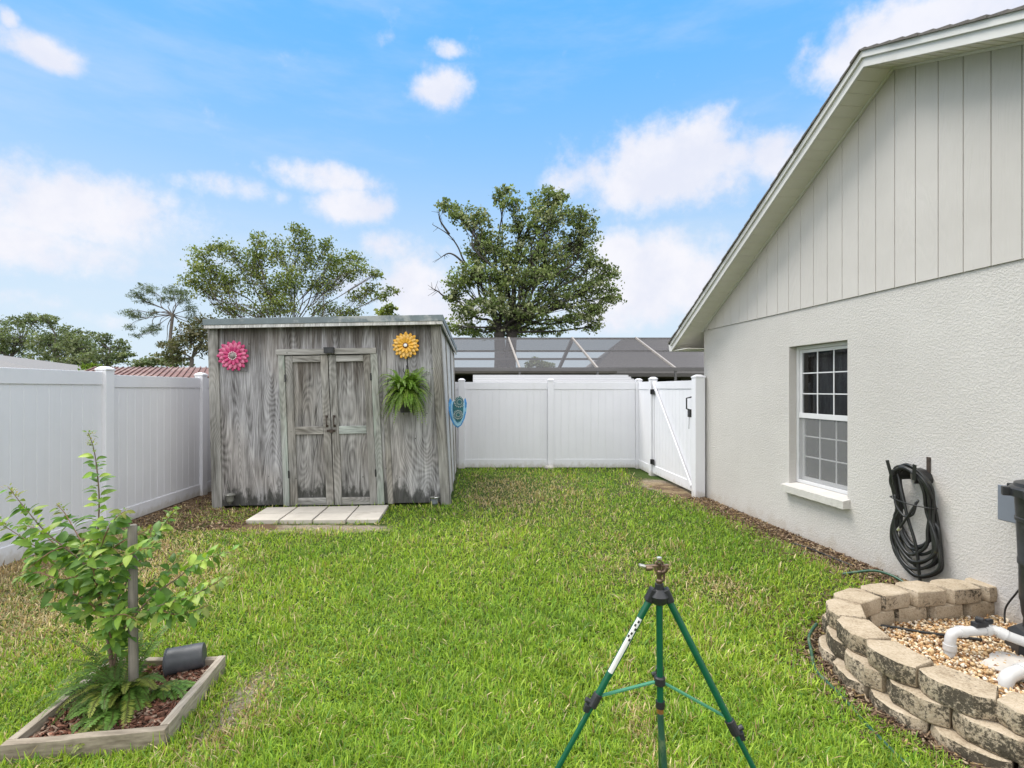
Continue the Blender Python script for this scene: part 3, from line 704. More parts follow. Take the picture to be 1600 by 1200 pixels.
# blue wall ornament on the shed side
oc = SP(W_+.17, .50, 1.26)
Bm = Matrix.Translation(oc) @ Matrix.Rotation(R(14), 4, 'Z')
orn = thing('wall_ornament', 'blue and teal glazed V-shaped ornament on the side wall of the shed', 'wall decoration', tuple(oc), R(14))
def outline(s, k=1): 
    return [(x*s, z*s*k) for x, z in [(-.105, .17), (-.125, .10), (-.12, .0), (-.095, -.11), (-.05, -.20), (.0, -.235), (.05, -.20), (.095, -.11), (.12, .0), (.125, .10), (.105, .17), (.07, .12), (.03, .13), (-.03, .13), (-.07, .12)]]
Rx = Bm @ Matrix.Rotation(R(90), 4, 'X')
OS = 1.12
MB().prism(outline(OS), Rx, -.01, .02).build('shell', M['blue'], orn, .006)
MB().prism([(x*.78, z*.86-.015) for x, z in outline(OS)], Rx, .021, .034).build('pale_band', M['blue_l'], orn, .004)
MB().prism([(x*.60, z*.70) for x, z in outline(OS)], Rx, .035, .046).build('inner_shell', M['blue'], orn, .004)
def oval(rx, rz, cx, cz, n=20): return [(cx+rx*math.cos(2*math.pi*k/n), cz+rz*math.sin(2*math.pi*k/n)) for k in range(n)]
MB().prism([(x*1.1, z*1.1) for x, z in [(-.07, .03), (-.06, -.09), (-.02, -.15), (.03, -.15), (.065, -.09), (.075, .06), (.07, .16), (.03, .2), (-.03, .18), (-.065, .11)]], Rx, .047, .056).build('teal_body', M['teal'], orn, .004)
for cx, cz, r in ((.02, .13, .062), (.0, -.06, .052)):
    d = MB().prism(oval(r, r, cx, cz), Rx, .057, .066).build('teal_disc', M['teal'], orn, .003)
    m = MB()
    for k in range(18):
        a = 2*math.pi*k/18; p, q = (cx+r*1.02*math.cos(a), cz+r*1.02*math.sin(a)), (cx+r*1.35*math.cos(a), cz+r*1.35*math.sin(a))
        m.bar(Rx @ Vector((p[0], p[1], .060)), Rx @ Vector((q[0], q[1], .060)), .006, .006)
        m.bar(Rx @ Vector((cx+r*.5*math.cos(a), cz+r*.5*math.sin(a), .0675)), Rx @ Vector((cx+r*.75*math.cos(a), cz+r*.75*math.sin(a), .0675)), .003, .003)
    m.build('white_rays', M['white_p'], d)

# solar lights at the foot of the shed
def solar(name, label, p, glass_m, top_m):
    t = thing(name, label, 'light', tuple(p), 0)
    Mt = Matrix.Translation(p)
    MB(Mt).lathe([(.010, -.04), (.035, .0), (.045, .01), (.05, .085)], 16).build('lamp_body', M[glass_m], t, smooth=40)
    MB(Mt).lathe([(.066, .086), (.068, .096), (.055, .108), (.02, .118)], 20).build('lamp_cap', M[top_m], t, smooth=40)
solar('solar_light', 'dull grey solar light mounted low on the left end of the shed front', SP(.245, -.075, .10), 'clear', 'clear')
solar('solar_light', 'shiny solar light on the ground at the right corner of the shed', SP(3.0, -.10, .03), 'grey_box', 'steel')

# paver pad
pad = thing('paver_pad', 'pad of eight pale square pavers on the ground before the shed doors', 'paving', (-2.4, 6.75, 0), TH)
pf = [(-3.24, 6.36), (-1.62, 6.40), (-1.69, 7.24), (-3.31, 7.08)]
for i in range(4):
    for j in range(2):
        g_ = .011
        def q(u, v):
            a = Vector(pf[0]).lerp(Vector(pf[1]), u); b = Vector(pf[3]).lerp(Vector(pf[2]), u); return a.lerp(b, v)
        z = .036+rng.uniform(-.003, .003); c = [q(i/4+g_*.6, j/2+g_), q((i+1)/4-g_*.6, j/2+g_), q((i+1)/4-g_*.6, (j+1)/2-2*g_), q(i/4+g_*.6, (j+1)/2-2*g_)]
        MB().add([(p.x, p.y, -.02) for p in c]+[(p.x, p.y, z) for p in c], [(3,2,1,0),(4,5,6,7),(0,1,5,4),(1,2,6,5),(2,3,7,6),(3,0,4,7)]).build('paver', M['paver'], pad, .003)

# ================================================================ HOUSE
HR = math.atan2(-1, .1268)
HM = Matrix.Translation((2.911, 7.956, 0)) @ Matrix.Rotation(HR, 4, 'Z')     # x along the wall towards us, y into the house
house = thing('stucco_house', 'pale stucco house with a grooved gable end and white eaves', 'house', (2.911, 7.956, 0), HR)
S1, APX, AZ, LEN = 2.51, 3.417, 4.43, 7.3
def soff(s): return 2.515+.5605*s if s < APX else AZ-.438*(s-APX)
w0, w1, wb, wtp = 1.986, 2.862, .555, 2.112
m = MB(HM)
T = .22
m.box((0, 0, -.25), (w0, T, S1)); m.box((w1, 0, -.25), (LEN, T, S1))
m.v = []; m.f = []
# front skin around the opening in one sheet, reveals, and the back
xs_, zs_ = [0, w0, w1, LEN], [-.25, wb, wtp, S1]
for i in range(3):
    for j in range(3):
        if (i, j) == (1, 1): continue
        m.add([(xs_[i], 0, zs_[j]), (xs_[i+1], 0, zs_[j]), (xs_[i+1], 0, zs_[j+1]), (xs_[i], 0, zs_[j+1])], [(0, 1, 2, 3)])
for a, b in (((w0, wb), (w0, wtp)), ((w0, wtp), (w1, wtp)), ((w1, wtp), (w1, wb)), ((w1, wb), (w0, wb))):
    m.add([(a[0], 0, a[1]), (b[0], 0, b[1]), (b[0], T, b[1]), (a[0], T, a[1])], [(0, 1, 2, 3)])
m.add([(0, 0, -.25), (0, 0, S1), (0, 6, S1), (0, 6, -.25)], [(0, 1, 2, 3)]); m.add([(LEN, 0, -.25), (LEN, 6, -.25), (LEN, 6, S1), (LEN, 0, S1)], [(0, 1, 2, 3)])
m.add([(0, 6, -.25), (0, 6, S1), (LEN, 6, S1), (LEN, 6, -.25)], [(0, 1, 2, 3)])
m.build('stucco_wall', M['stucco'], house)
# gable siding of grooved boards
m = MB(HM); bk = MB(HM); pitch = .2032; k0 = APX-math.floor(APX/pitch)*pitch-pitch
s = k0
while s < LEN:
    a, b = max(s+.0045, 0.0), min(s+pitch-.0045, LEN)
    if b > a+.01:
        pts = [a, b] if not (a < APX < b) else [a, APX, b]
        fr = [(p, S1+.004) for p in (a, b)]+[(p, soff(p)+.01) for p in reversed(pts)]
        n = len(fr); c = .003
        vs = [(x, -.013, z) for x, z in fr]+[(x+(-c if abs(x-a) < 1e-6 else c if abs(x-b) < 1e-6 else 0), -.004, z) for x, z in fr]
        m.add(vs, [tuple(range(n))]+[(i, i+n, (i+1) % n+n, (i+1) % n) for i in range(n)])
    s += pitch
m.build('gable_siding', M['siding'], house)
bk.add([(0, -.0045, S1), (LEN, -.0045, S1), (LEN, -.0045, soff(LEN)), (APX, -.0045, AZ+.01), (0, -.0045, soff(0)+.01)], [(0, 1, 2, 3, 4)])
bk.build('siding_backing', M['groove'], house)
# window
win = MB(HM); fy = .085
def fr(m, x0, x1, z0, z1, y0, y1, t):
    m.box((x0, y0, z0), (x0+t, y1, z1)); m.box((x1-t, y0, z0), (x1, y1, z1)); m.box((x0+t, y0, z0), (x1-t, y1, z0+t)); m.box((x0+t, y0, z1-t), (x1-t, y1, z1)); return m
e = .003
wo = fr(win, w0+e, w1-e, wb+.02, wtp-e, fy, fy+.07, .035).build('window', M['white_alu'], house, .003)
midz = 1.335
fr(MB(HM), w0+.04, w1-.04, midz-.02, wtp-.04, fy+.018, fy+.045, .035).build('upper_sash', M['white_alu'], wo, .002)
fr(MB(HM), w0+.04, w1-.04, wb+.057, midz+.03, fy+.0455, fy+.068, .035).build('lower_sash', M['white_alu'], wo, .002)
MB(HM).box((w0+.041, fy+.004, midz-.028), (w1-.041, fy+.0175, midz+.028)).build('meeting_rail', M['white_alu'], wo, .002)
def muntins(z0, z1, y, name):
    m = MB(HM); x0, x1 = w0+.076, w1-.076
    for k in (1, 2):
        x = x0+(x1-x0)*k/3; m.box((x-.006, y, z0), (x+.006, y+.008, z1)); z = z0+(z1-z0)*k/3
        for j in range(3): 
            xa, xb = x0+(x1-x0)*j/3+(.0085 if j else 0), x0+(x1-x0)*(j+1)/3-(.0085 if j < 2 else 0)
            m.box((xa, y, z-.006), (xb, y+.008, z+.006))
    m.build(name, M['white_alu'], wo)
muntins(midz+.016, wtp-.076, fy+.022, 'muntins'); muntins(wb+.093, midz-.006, fy+.050, 'muntins')
MB(HM).box((w0+.074, fy+.034, midz+.014), (w1-.074, fy+.037, wtp-.074)).build('window_pane', M['glass'], wo)
MB(HM).box((w0+.074, fy+.060, wb+.09), (w1-.074, fy+.063, midz-.004)).build('window_pane', M['glass'], wo)
MB(HM).add([(w0+.036, fy+.012, wb+.056), (w1-.036, fy+.012, wb+.056), (w1-.036, fy+.012, midz-.029), (w0+.036, fy+.012, midz-.029)], [(0, 1, 2, 3)]).build('insect_screen', M['win_mesh'], wo)
m = MB(HM); z = wb+.1
while z < wtp-.08:
    zz = z; m.add([(w0+.05, .156, zz-.012), (w1-.05, .156, zz-.012), (w1-.05, .19, zz+.013), (w0+.05, .19, zz+.013)], [(0, 1, 2, 3)]); z += .043
m.build('window_blind', M['blind'], wo)
m = MB(HM); m.add([(w0-.1, .35, wb-.1), (w1+.1, .35, wb-.1), (w1+.1, .35, wtp+.1), (w0-.1, .35, wtp+.1)], [(0, 1, 2, 3)]); m.build('dark_room', M['dark_room'], wo)
m = MB(HM); N_ = 26
sx = [w0-.045+(w1+.035-w0+.045)*i/N_ for i in range(N_+1)]
for i in range(N_+1):
    j = [rng.uniform(-.0025, .0025) for _ in range(4)]
    m.v += [Vector(p) for p in [(sx[i], -.075+j[0], wb-.088+j[1]), (sx[i], -.078+j[1], wb-.012+j[2]), (sx[i], fy-.001, wb+.018), (sx[i], -.001, wb-.088)]]
    if i: o_ = (i-1)*4; m.f += [(o_+a, o_+b, o_+b+4, o_+a+4) for a, b in ((0, 1), (1, 2), (2, 3), (3, 0))]
m.f += [(0, 1, 2, 3), (N_*4+3, N_*4+2, N_*4+1, N_*4)]
m.build('window_sill', M['stucco_sill'] if 'stucco_sill' in M else basic('painted_rough_sill', (.55, .53, .495), .7, .06, 9, .5, 40, bdist=.008), house)
# eaves, rake boards, roof
OV = .29; s_e, s_n = -.46, 7.75
def rake(z0, z1, y0, y1, name, mat, sa=s_e, sb=s_n, bev=.002, parent=house):
    m = MB(HM); pr = [(sa, soff(sa)), (APX, AZ), (sb, soff(sb))]
    vs = []
    for s_, z in pr: vs += [(s_, y0, z+z0), (s_, y1, z+z0), (s_, y1, z+z1), (s_, y0, z+z1)]
    fs = [(0, 3, 2, 1), (8, 9, 10, 11)]
    for i in (0, 4): fs += [(i+a, i+b, i+b+4, i+a+4) for a, b in ((0, 1), (1, 2), (2, 3), (3, 0))]
    m.add(vs, fs); return m.build(name, mat, parent, bev)
rake(-.02, .075, -OV-.022, -OV, 'rake_board', M['wtrim'])
rake(.058, .118, -OV-.042, -OV-.0225, 'rake_trim', M['wtrim'])
rake(0, .012, -OV+.001, 5.0, 'soffit', M['soffit'])
m = MB(HM); s = -.40
while s < 7.4:                                  # raised laps of the vented soffit
    m.bar((s, -OV+.004, soff(s)-.003), (s, -.016, soff(s)-.003), .008, .005); s += .10
m.build('soffit_laps', M['soffit'], house)
rake(-.022, -.001, -.035, -.0145, 'soffit_moulding', M['wtrim'], 0.0, 7.2)
m = MB(HM)                                      # shingle courses, each lapping the one below
sl1 = math.hypot(1, .5605); 
for side in (0, 1):
    L_ = APX-s_e+.04 if side == 0 else s_n-APX+.04; n = int(L_/.127)
    for i in range(n+1):
        if side == 0: a = s_e-.04+i*.127; b = min(a+.14, APX); za, zb = soff(a), soff(b)
        else: a = s_n+.04-i*.127; b = max(a-.14, APX); za, zb = soff(a), soff(b)
        if abs(b-a) < .02: continue
        ofs = rng.uniform(-.006, .006)
        m.add([(a, -OV-.062+ofs, za+.115), (b, -OV-.062+ofs, zb+.115), (b, 5, zb+.115), (a, 5, za+.115), (a, -OV-.062+ofs, za+.140), (b, -OV-.062+ofs, zb+.128), (b, 5, zb+.128), (a, 5, za+.140)],
              [(3,2,1,0),(4,5,6,7),(0,1,5,4),(1,2,6,5),(2,3,7,6),(3,0,4,7)] if side == 0 else [(0,1,2,3),(7,6,5,4),(4,5,1,0),(5,6,2,1),(6,7,3,2),(7,4,0,3)])
m.build('roof', M['shingle'], house)
MB(HM).box((s_e-.022, -OV, soff(s_e)-.02), (s_e-.001, 5, soff(s_e)+.110)).build('eave_board', M['wtrim'], house, .002)
MB(HM).box((s_e+.001, -OV+.012, soff(s_e)-.018), (-.001, 5, soff(s_e)-.006)).build('eave_soffit', M['soffit'], house)
m = MB(HM); z0 = soff(s_e)
m.add([(s_e, -OV+.004, z0-.02), (-.001, -OV+.004+0, z0-.02), (-.001, -OV+.004, z0+.0), (s_e, -OV+.004, z0)], [(0, 1, 2, 3)])
gm = MB(HM); gp_ = [(-.023, -.02), (-.023, -.125), (-.095, -.125), (-.115, -.085), (-.13, -.02)]
vs = [(s_e+a, y, z0+.105+b) for y in (-OV-.01, 5) for a, b in gp_]
gm.add(vs, [(i, i+1, i+6, i+5) for i in range(4)]+[(0, 4, 3, 2, 1), (5, 6, 7, 8, 9)]); gm.add([(s_e-.13, -OV-.01, z0+.085), (s_e-.023, -OV-.01, z0+.14), (s_e-.023, 5, z0+.085), (s_e-.13, 5, z0+.085)], [(0, 1, 2, 3)])
gm.build('gutter', M['wtrim'], house)

# electrical box on the wall
sb = 4.47
eb = thing('electrical_box', 'grey plastic box on the house wall behind the black filter', 'electrical box', tuple(HM @ Vector((sb, 0, .73))), HR)
MB(HM).box((sb-.10, -.11, .73), (sb+.17, -.002, .97)).build('box_body', M['grey_box'], eb, .006)
MB(HM).box((sb-.105, -.122, .735), (sb+.175, -.1105, .975)).build('box_lid', M['grey_box'], eb, .004)

# hose hanger and coiled hose
hc = 3.665
HX = lambda s, d, z: HM @ Vector((s, -d, z))
hg = thing('hose_hanger', 'dark metal hose hanger screwed to the house wall', 'hose hanger', tuple(HX(hc, 0, 1.0)), HR)
MB(HM).box((hc+.05, -.009, .94), (hc+.085, -.001, 1.08)).build('wall_bracket', M['rusty'], hg, .003)
m = MB(HM); n = 9; vs = []
for i in range(n):                                # curved saddle the hose rests on
    a = R(200-220*i/(n-1)); vs += [(hc+.11*math.cos(a), -.002, .90+.08*math.sin(a)), (hc+.11*math.cos(a), -.17, .90+.08*math.sin(a))]
m.add(vs, [(2*i, 2*i+1, 2*i+3, 2*i+2) for i in range(n-1)]); o = m.build('saddle', M['black_metal'], hg); o.modifiers.new('t', 'SOLIDIFY').thickness = .004
for dx, tl in ((-.13, -.03), (.12, .02)):
    MB(HM).bar((hc+dx*.85, -.172, .90), (hc+dx*.85+tl, -.185, 1.03), .035, .004, up=(0, 1, 0)).build('prong', M['black_metal'], hg, .002)
m = MB()
loops = []
nl = 10
for i in range(nl):
    u = i/(nl-1); top = .985+rng.uniform(-.015, .03); wt_ = .135+.05*rng.random(); bot = (.335, .31, .285, .27, .22, .20, .17, .15, .11, .09)[i]
    wb_ = .135+.075*(1-(bot-.07)/.42)+rng.uniform(-.02, .02); sk = rng.uniform(-.03, .03); d0 = .035+.014*(i % 5)+rng.uniform(0, .02); db = .03+rng.uniform(0, .06)
    loops += [HX(hc+sk*.3, d0+.06, top), HX(hc+wt_*.75, d0+.05, top-.06), HX(hc+wt_, d0+.02, top-.17), HX(hc+wt_*.93, db, .63+rng.uniform(-.02, .02)), HX(hc+wb_*1.0+sk, db, bot+.24),
              HX(hc+wb_*.9+sk, db, bot+.10), HX(hc+sk, db+.01, bot), HX(hc-wb_*.85+sk, db, bot+.12), HX(hc-wb_*.98+sk, db, bot+.27), HX(hc-wt_*.9, db, .63+rng.uniform(-.02, .02)), HX(hc-wt_, d0+.02, top-.17), HX(hc-wt_*.72, d0+.05, top-.05)]
loops += [HX(hc-.10, .12, .90), HX(hc-.05, .13, .75), HX(hc+.0, .12, .55), HX(hc+.05, .1, .35), HX(hc+.06, .08, .12), HX(hc+.06, .06, .0)]
hs = thing('coiled_hose', 'black garden hose coiled on the wall hanger right of the window', 'hose', tuple(HX(hc, 0, .1)), HR)
MB().tube(smooth_path(loops, 5), .0125, 8).build('hose', M['hose_black'], hs, smooth=True)
MB().tube(smooth_path([HX(hc-.12, .13, .74), HX(hc-.10, .14, .66), HX(hc-.02, .14, .585), HX(hc+.06, .14, .62), HX(hc+.08, .13, .72)], 5), .010, 8).build('loose_end', M['hose_black'], hs, smooth=True)
MB().tube(smooth_path([HX(hc+.10, .13, .74), HX(hc+.04, .15, .62), HX(hc-.05, .15, .48)], 5), .0095, 8).build('free_end', M['hose_black'], hs, smooth=True)
MB().tube([HX(hc-.05, .15, .48), HX(hc-.066, .151, .456)], .014, 10).build('hose_coupling', M['zinc'], hs, smooth=40)
MB().tube(smooth_path([HX(hc-.18, .05, .71), HX(hc-.17, .13, .715), HX(hc+.0, .16, .70), HX(hc+.17, .13, .695), HX(hc+.19, .05, .69)], 5), .005, 6).build('hose_tie', M['hose_black'], hs, smooth=True)

# ================================================================ BLOCK PLANTER
ring = [(3.60, 3.86), (3.28, 3.81), (2.985, 3.765), (2.695, 3.715), (2.425, 3.625), (2.20, 3.46), (2.085, 3.205), (2.055, 2.925), (2.125, 2.64), (2.27, 2.385), (2.48, 2.175), (2.74, 2.03), (3.03, 1.96), (3.32, 1.97), (3.60, 2.02)]
path = smooth_path([(x, y, 0) for x, y in ring], 16)
acc = [0]
for i in range(1, len(path)): acc.append(acc[-1]+(path[i]-path[i-1]).length)
def at_s(s):
    i = max(0, min(len(acc)-2, int(np.searchsorted(acc, s))-1)); t = (s-acc[i])/(acc[i+1]-acc[i]); p = path[i].lerp(path[i+1], t)
    d = (path[min(i+3, len(path)-1)]-path[max(i-3, 0)]).normalized(); return p, d
wall = thing('retaining_wall', 'low curved wall of stacked mouldy concrete blocks round the pool filter', 'retaining wall', (2.6, 2.9, -.1))
pcen = Vector((3.0, 2.95, 0))
def block(p, d, z, L, dep, h, flat=False):
    n = Vector((d.y, -d.x, 0));
    if n.dot(p-pcen) < 0: n = -n
    # outline seen from above: chiselled outer face in three facets, narrower inner side
    a = L/2; o_ = dep/2; k = .062
    prof = [(-a*.74, -o_), (0, -o_), (a*.74, -o_), (a, o_-.05), (a-k, o_), (0, o_+.004), (-a+k, o_), (-a, o_-.05)]
    lv = [(0, -.004), (.06, .0), (.35, .005), (.7, .004), (.95, .001), (1, -.005)]; m = MB(); vs = []
    sub = []
    for i in range(len(prof)):                       # subdivide the outline
        x0, y0 = prof[i]; x1, y1 = prof[(i+1) % len(prof)]
        for t in (0, .5): sub.append((x0+(x1-x0)*t, y0+(y1-y0)*t))
    n_ = len(sub)
    for zf, out in lv:
        for (x, y) in sub:
            rough = (.007 if y > o_-.05 else .0025)
            q = p+d*(x*(1+out/a*.5))+n*(y+(out if y > 0 else -out))+Vector((0, 0, z+h*zf))
            nz = mnoise.noise_vector(q*23)*rough+mnoise.noise_vector(q*55)*rough*.5
            if zf in (0, 1): nz.z *= .3
            vs.append(q+nz)
    fs = [tuple(range(n_-1, -1, -1))]
    for l in range(len(lv)-1): fs += [(l*n_+i, l*n_+(i+1) % n_, (l+1)*n_+(i+1) % n_, (l+1)*n_+i) for i in range(n_)]
    c = len(vs); vs.append(p+Vector((0, 0, z+h+.001))); top = (len(lv)-1)*n_
    fs += [(top+i, top+(i+1) % n_, c) for i in range(n_)]
    m.add(vs, fs)
    if (vs[n_]-vs[0]).z and MB: pass
    o = m.build('block', M['block'], wall, smooth=22)
    return o
import bmesh
def fixn(o):
    b = bmesh.new(); b.from_mesh(o.data); bmesh.ops.recalc_face_normals(b, faces=b.faces); b.to_mesh(o.data); b.free()
BH = .108
# the courses: top one coping, lower ones half a block on and a little proud of it
for course in range(3):
    z = .225-(course+1)*BH-.003*course; s = .12+(.145 if course == 1 else 0 if course == 0 else .07); out = (0, .022, .05)[course]
    while s < acc[-1]-.1:
        p, d = at_s(s); n = Vector((d.y, -d.x, 0))
        if n.dot(p-pcen) < 0: n = -n
        dd = d.copy(); dd.rotate(Matrix.Rotation(rng.uniform(-.05, .05), 3, 'Z'))
        # wall behind the bed: no batter where it is seen from inside
        oo = out if p.y < 3.5 else out*.2
        zz = z if course < 2 else z
        fixn(block(p+n*(oo+rng.uniform(-.006, .006)), dd, zz, .300, .195, BH-.002)); s += .2915
# gravel inside
pin = [at_s(s_)[0] for s_ in np.linspace(0, acc[-1], 40)]
gc = Vector((3.0, 2.9, 0)); m = MB()
pp = [gc+(p-gc)*.97 for p in pin]; m.add([(p.x, p.y, -.004) for p in pp]+[(gc.x, gc.y, .012)], [(i, i+1, len(pp)) for i in range(len(pp)-1)]+[(len(pp)-1, 0, len(pp))])
fixn_o = m.build('gravel_bed', M['gravel_base']); fixn(fixn_o); fixn_o['kind'] = 'structure'
def rot_rand(n):
    q = NP.normal(size=(n, 4)); q /= np.linalg.norm(q, axis=1)[:, None]; w_, x, y, z = q.T
    return np.stack([np.stack([1-2*(y*y+z*z), 2*(x*y-z*w_), 2*(x*z+y*w_)], 1), np.stack([2*(x*y+z*w_), 1-2*(x*x+z*z), 2*(y*z-x*w_)], 1), np.stack([2*(x*z-y*w_), 2*(y*z+x*w_), 1-2*(x*x+y*y)], 1)], 1)
# icosphere base
t_ = (1+5**.5)/2
IV = np.array([(-1,t_,0),(1,t_,0),(-1,-t_,0),(1,-t_,0),(0,-1,t_),(0,1,t_),(0,-1,-t_),(0,1,-t_),(t_,0,-1),(t_,0,1),(-t_,0,-1),(-t_,0,1)], float); IV /= np.linalg.norm(IV[0])
IF = np.array([(0,11,5),(0,5,1),(0,1,7),(0,7,10),(0,10,11),(1,5,9),(5,11,4),(11,10,2),(10,7,6),(7,1,8),(3,9,4),(3,4,2),(3,2,6),(3,6,8),(3,8,9),(4,9,5),(2,4,11),(6,2,10),(8,6,7),(9,8,1)])
def pebbles(name, P_, size, cols, mat, aspect=(.6, 1, 1), kind='stuff', label=None, cat=None, smooth=True):
    n = len(P_); Rm = rot_rand(n); sc = size[:, None]*np.array(aspect)[None]*NP.uniform(.75, 1.25, (n, 3))
    V = IV[None]*sc[:, None, :]; V = V*(1+NP.uniform(-.12, .12, (n, 12, 1)))
    V = np.einsum('nij,nkj->nki', Rm, V)+P_[:, None, :]
    idx = (IF[None]+(np.arange(n)*12)[:, None, None]).ravel(); C = np.repeat(cols, 12, 0)
    o = np_mesh(name, V.reshape(-1, 3), 3, idx, mat, C, smooth=smooth); return props(o, label, cat, None, kind)
poly = np.array([(p.x, p.y) for p in [gc+(p-gc)*.93 for p in pin]])
def inside(pts, poly):
    x, y = pts.T; c = np.zeros(len(pts), bool); j = len(poly)-1
    for i in range(len(poly)):
        xi, yi = poly[i]; xj, yj = poly[j]
        k = ((yi > y) != (yj > y)) & (x < (xj-xi)*(y-yi)/(yj-yi+1e-12)+xi); c ^= k; j = i
    return c
q = NP.uniform((2.0, 1.9), (3.6, 3.9), (15000, 2)); q = q[inside(q, poly)]; q = q[q[:, 0] < 3.92-.1268*q[:, 1]]
pc = np.array([(.52, .36, .19), (.62, .50, .34), (.36, .20, .09), (.70, .62, .50), (.46, .27, .12), (.24, .13, .07)])[NP.choice(6, len(q), p=[.28, .24, .14, .14, .13, .07])]*NP.uniform(.75, 1.2, (len(q), 1))
pebbles('gravel', np.concatenate([q, NP.uniform(.004, .022, (len(q), 1))], 1), NP.uniform(.007, .0145, len(q)), pc, M['stone'], label='orange and cream river gravel inside the block wall', cat='gravel')

# ================================================================ POOL FILTER AND PIPES
fc = Vector((3.295, 3.18, 0)); FM = Matrix.Translation(fc) @ Matrix.Scale(.965, 4, (0, 0, 1))
flt = thing('pool_filter', 'tall black cylindrical pool filter standing in the gravel bed', 'pool filter', tuple(fc))
MB(FM).lathe([(.145, .22), (.150, .24), (.158, .32), (.163, .34), (.163, .355), (.165, .56), (.171, .565), (.171, .60), (.168, .605), (.176, .84), (.183, .845), (.183, .865), (.178, .87), (.184, 1.0)], 40).build('tank', M['black_plastic'], flt, smooth=35)
MB(FM).lathe([(.185, 1.001), (.212, 1.003), (.214, 1.05), (.205, 1.062), (.19, 1.068), (.185, 1.088), (.12, 1.108), (.03, 1.115)], 40).build('lid', M['black_plastic'], flt, smooth=35)
for k in range(8):
    a = 2*math.pi*k/8+.25; Mk = FM @ Matrix.Rotation(a, 4, 'Z'); MB().box((.205, -.02, 1.0), (.245, .02, 1.058), Mk).build('lid_clamp', M['black_plastic'], flt, .004)
MB(FM).box((-.03, -.03, 1.115), (.03, .03, 1.15)).build('air_valve', M['black_plastic'], flt, .005)
MB(FM).lathe([(.225, .0), (.23, .01), (.215, .12), (.18, .15), (.146, .155), (.143, .2195)], 8).build('base', M['black_plastic'], flt, .006)
def pipe(name, label, pts, r=.030, mat='pvc', fit=(), ends=(), k=6):
    t = thing(name, label, 'pipe', tuple(pts[0]))
    MB().tube(smooth_path(pts, k), r, 18).build('pipe_run', M[mat], t, smooth=40)
    for a, b in fit: MB().tube([Vector(a), Vector(b)], r+.006, 18).build('pipe_fitting', M[mat], t, smooth=40)
    return t
za = .165
za = .150
pA = [Vector((2.67, 3.20, -.02)), Vector((2.67, 3.20, .07)), Vector((2.673, 3.20, za-.045)), Vector((2.687, 3.20, za-.012)), Vector((2.73, 3.20, za)), Vector((2.84, 3.21, za+.002)), Vector((2.93, 3.22, za+.006)), Vector((2.955, 3.21, za+.004)), Vector((3.02, 3.17, za-.02)), Vector((3.18, 3.12, za-.07))]
u1 = pipe('pvc_pipe', 'white plastic pipe rising from the gravel with a black valve on it', pA, .029, fit=[((2.67, 3.20, .04), (2.67, 3.20, .075)), ((2.72, 3.20, za), (2.76, 3.203, za)), ((2.885, 3.215, za+.004), (2.92, 3.219, za+.005)), ((2.965, 3.203, za+.001), (2.995, 3.181, za-.014))], k=5)
vm_ = MB(); c = Vector((2.86, 3.21, za+.028)); vm_.box((-.045, -.022, 0), (.045, .022, .03), Matrix.Translation(c) @ Matrix.Rotation(.2, 4, 'Z')); vm_.box((-.02, -.02, .031), (.02, .02, .055), Matrix.Translation(c) @ Matrix.Rotation(.7, 4, 'Z'))
vm_.box((.05, -.012, .01), (.095, .012, .04), Matrix.Translation(c) @ Matrix.Rotation(.2, 4, 'Z')); vm_.build('valve', M['black_plastic'], u1, .005)
pB = [Vector((2.70, 2.87, -.03)), Vector((2.697, 2.87, .01)), Vector((2.715, 2.875, .05)), Vector((2.76, 2.885, .066)), Vector((2.82, 2.90, .07)), Vector((2.95, 2.93, .072)), Vector((3.1, 2.95, .074)), Vector((3.4, 3.0, .074))]
pipe('pvc_pipe', 'white plastic pipe lying low beside the base of the filter', pB, .036, fit=[((2.80, 2.895, .069), (2.85, 2.907, .071))], k=5)
m = MB(); m.lathe([(.17, .016), (.165, .026), (.02, .03)], 22, Matrix.Translation((2.93, 3.03, 0)))
for v in m.v: v += Vector((mnoise.noise(v*9), mnoise.noise(v*9+Vector((5, 0, 0))), 0))*.05
props(m.build('concrete_splash', M['concrete'], None, smooth=40), 'pale round concrete slab half under the filter base', 'slab')

def cable(name, label, cat, pts, r, mat, k=8):
    return props(MB().tube(smooth_path(pts, k), r, 8).build(name, M[mat], None, smooth=True), label, cat)
cable('power_cable', 'black cable lying along the gravel behind the white pipe', 'cable', [(2.36, 3.62, .10), (2.45, 3.58, .035), (2.58, 3.52, .03), (2.72, 3.45, .03), (2.86, 3.40, .03), (3.0, 3.35, .03)], .009, 'hose_black')
cable('power_cable', 'thin black cable curving down the house wall beside the filter', 'cable', [HX(4.55, .02, .74), HX(4.50, .03, .4), HX(4.42, .035, .25), HX(4.36, .05, .12), HX(4.37, .07, .02)], .006, 'hose_black')
cable('green_hose', 'dark green hose arching over the ground behind the block wall', 'hose', [(2.90, 4.60, .01), (2.97, 4.53, .05), (3.06, 4.42, .10), (3.12, 4.28, .10), (3.15, 4.15, .06), (3.17, 4.05, 0)], .011, 'hose_green')
def GZ(pts, dz): return [(x, y, gz(x, y)+dz) for x, y in pts]
cable('green_hose', 'green hose lying in the lawn along the foot of the block wall', 'hose', [(2.09, 3.60, .02), (1.97, 3.48, -.01), (1.915, 3.36, -.04)]+GZ([(1.85, 3.22), (1.816, 3.12), (1.807, 2.9), (1.78, 2.6), (1.77, 2.34), (1.80, 2.1), (1.93, 1.8)], .010), .010, 'hose_green')
cable('drip_line', 'thin black irrigation tube lying on the soil by the house wall', 'hose', [(2.93, 5.5, .015), (3.0, 5.3, .025), (3.05, 5.0, .025), (3.12, 4.8, .015)], .007, 'hose_black')

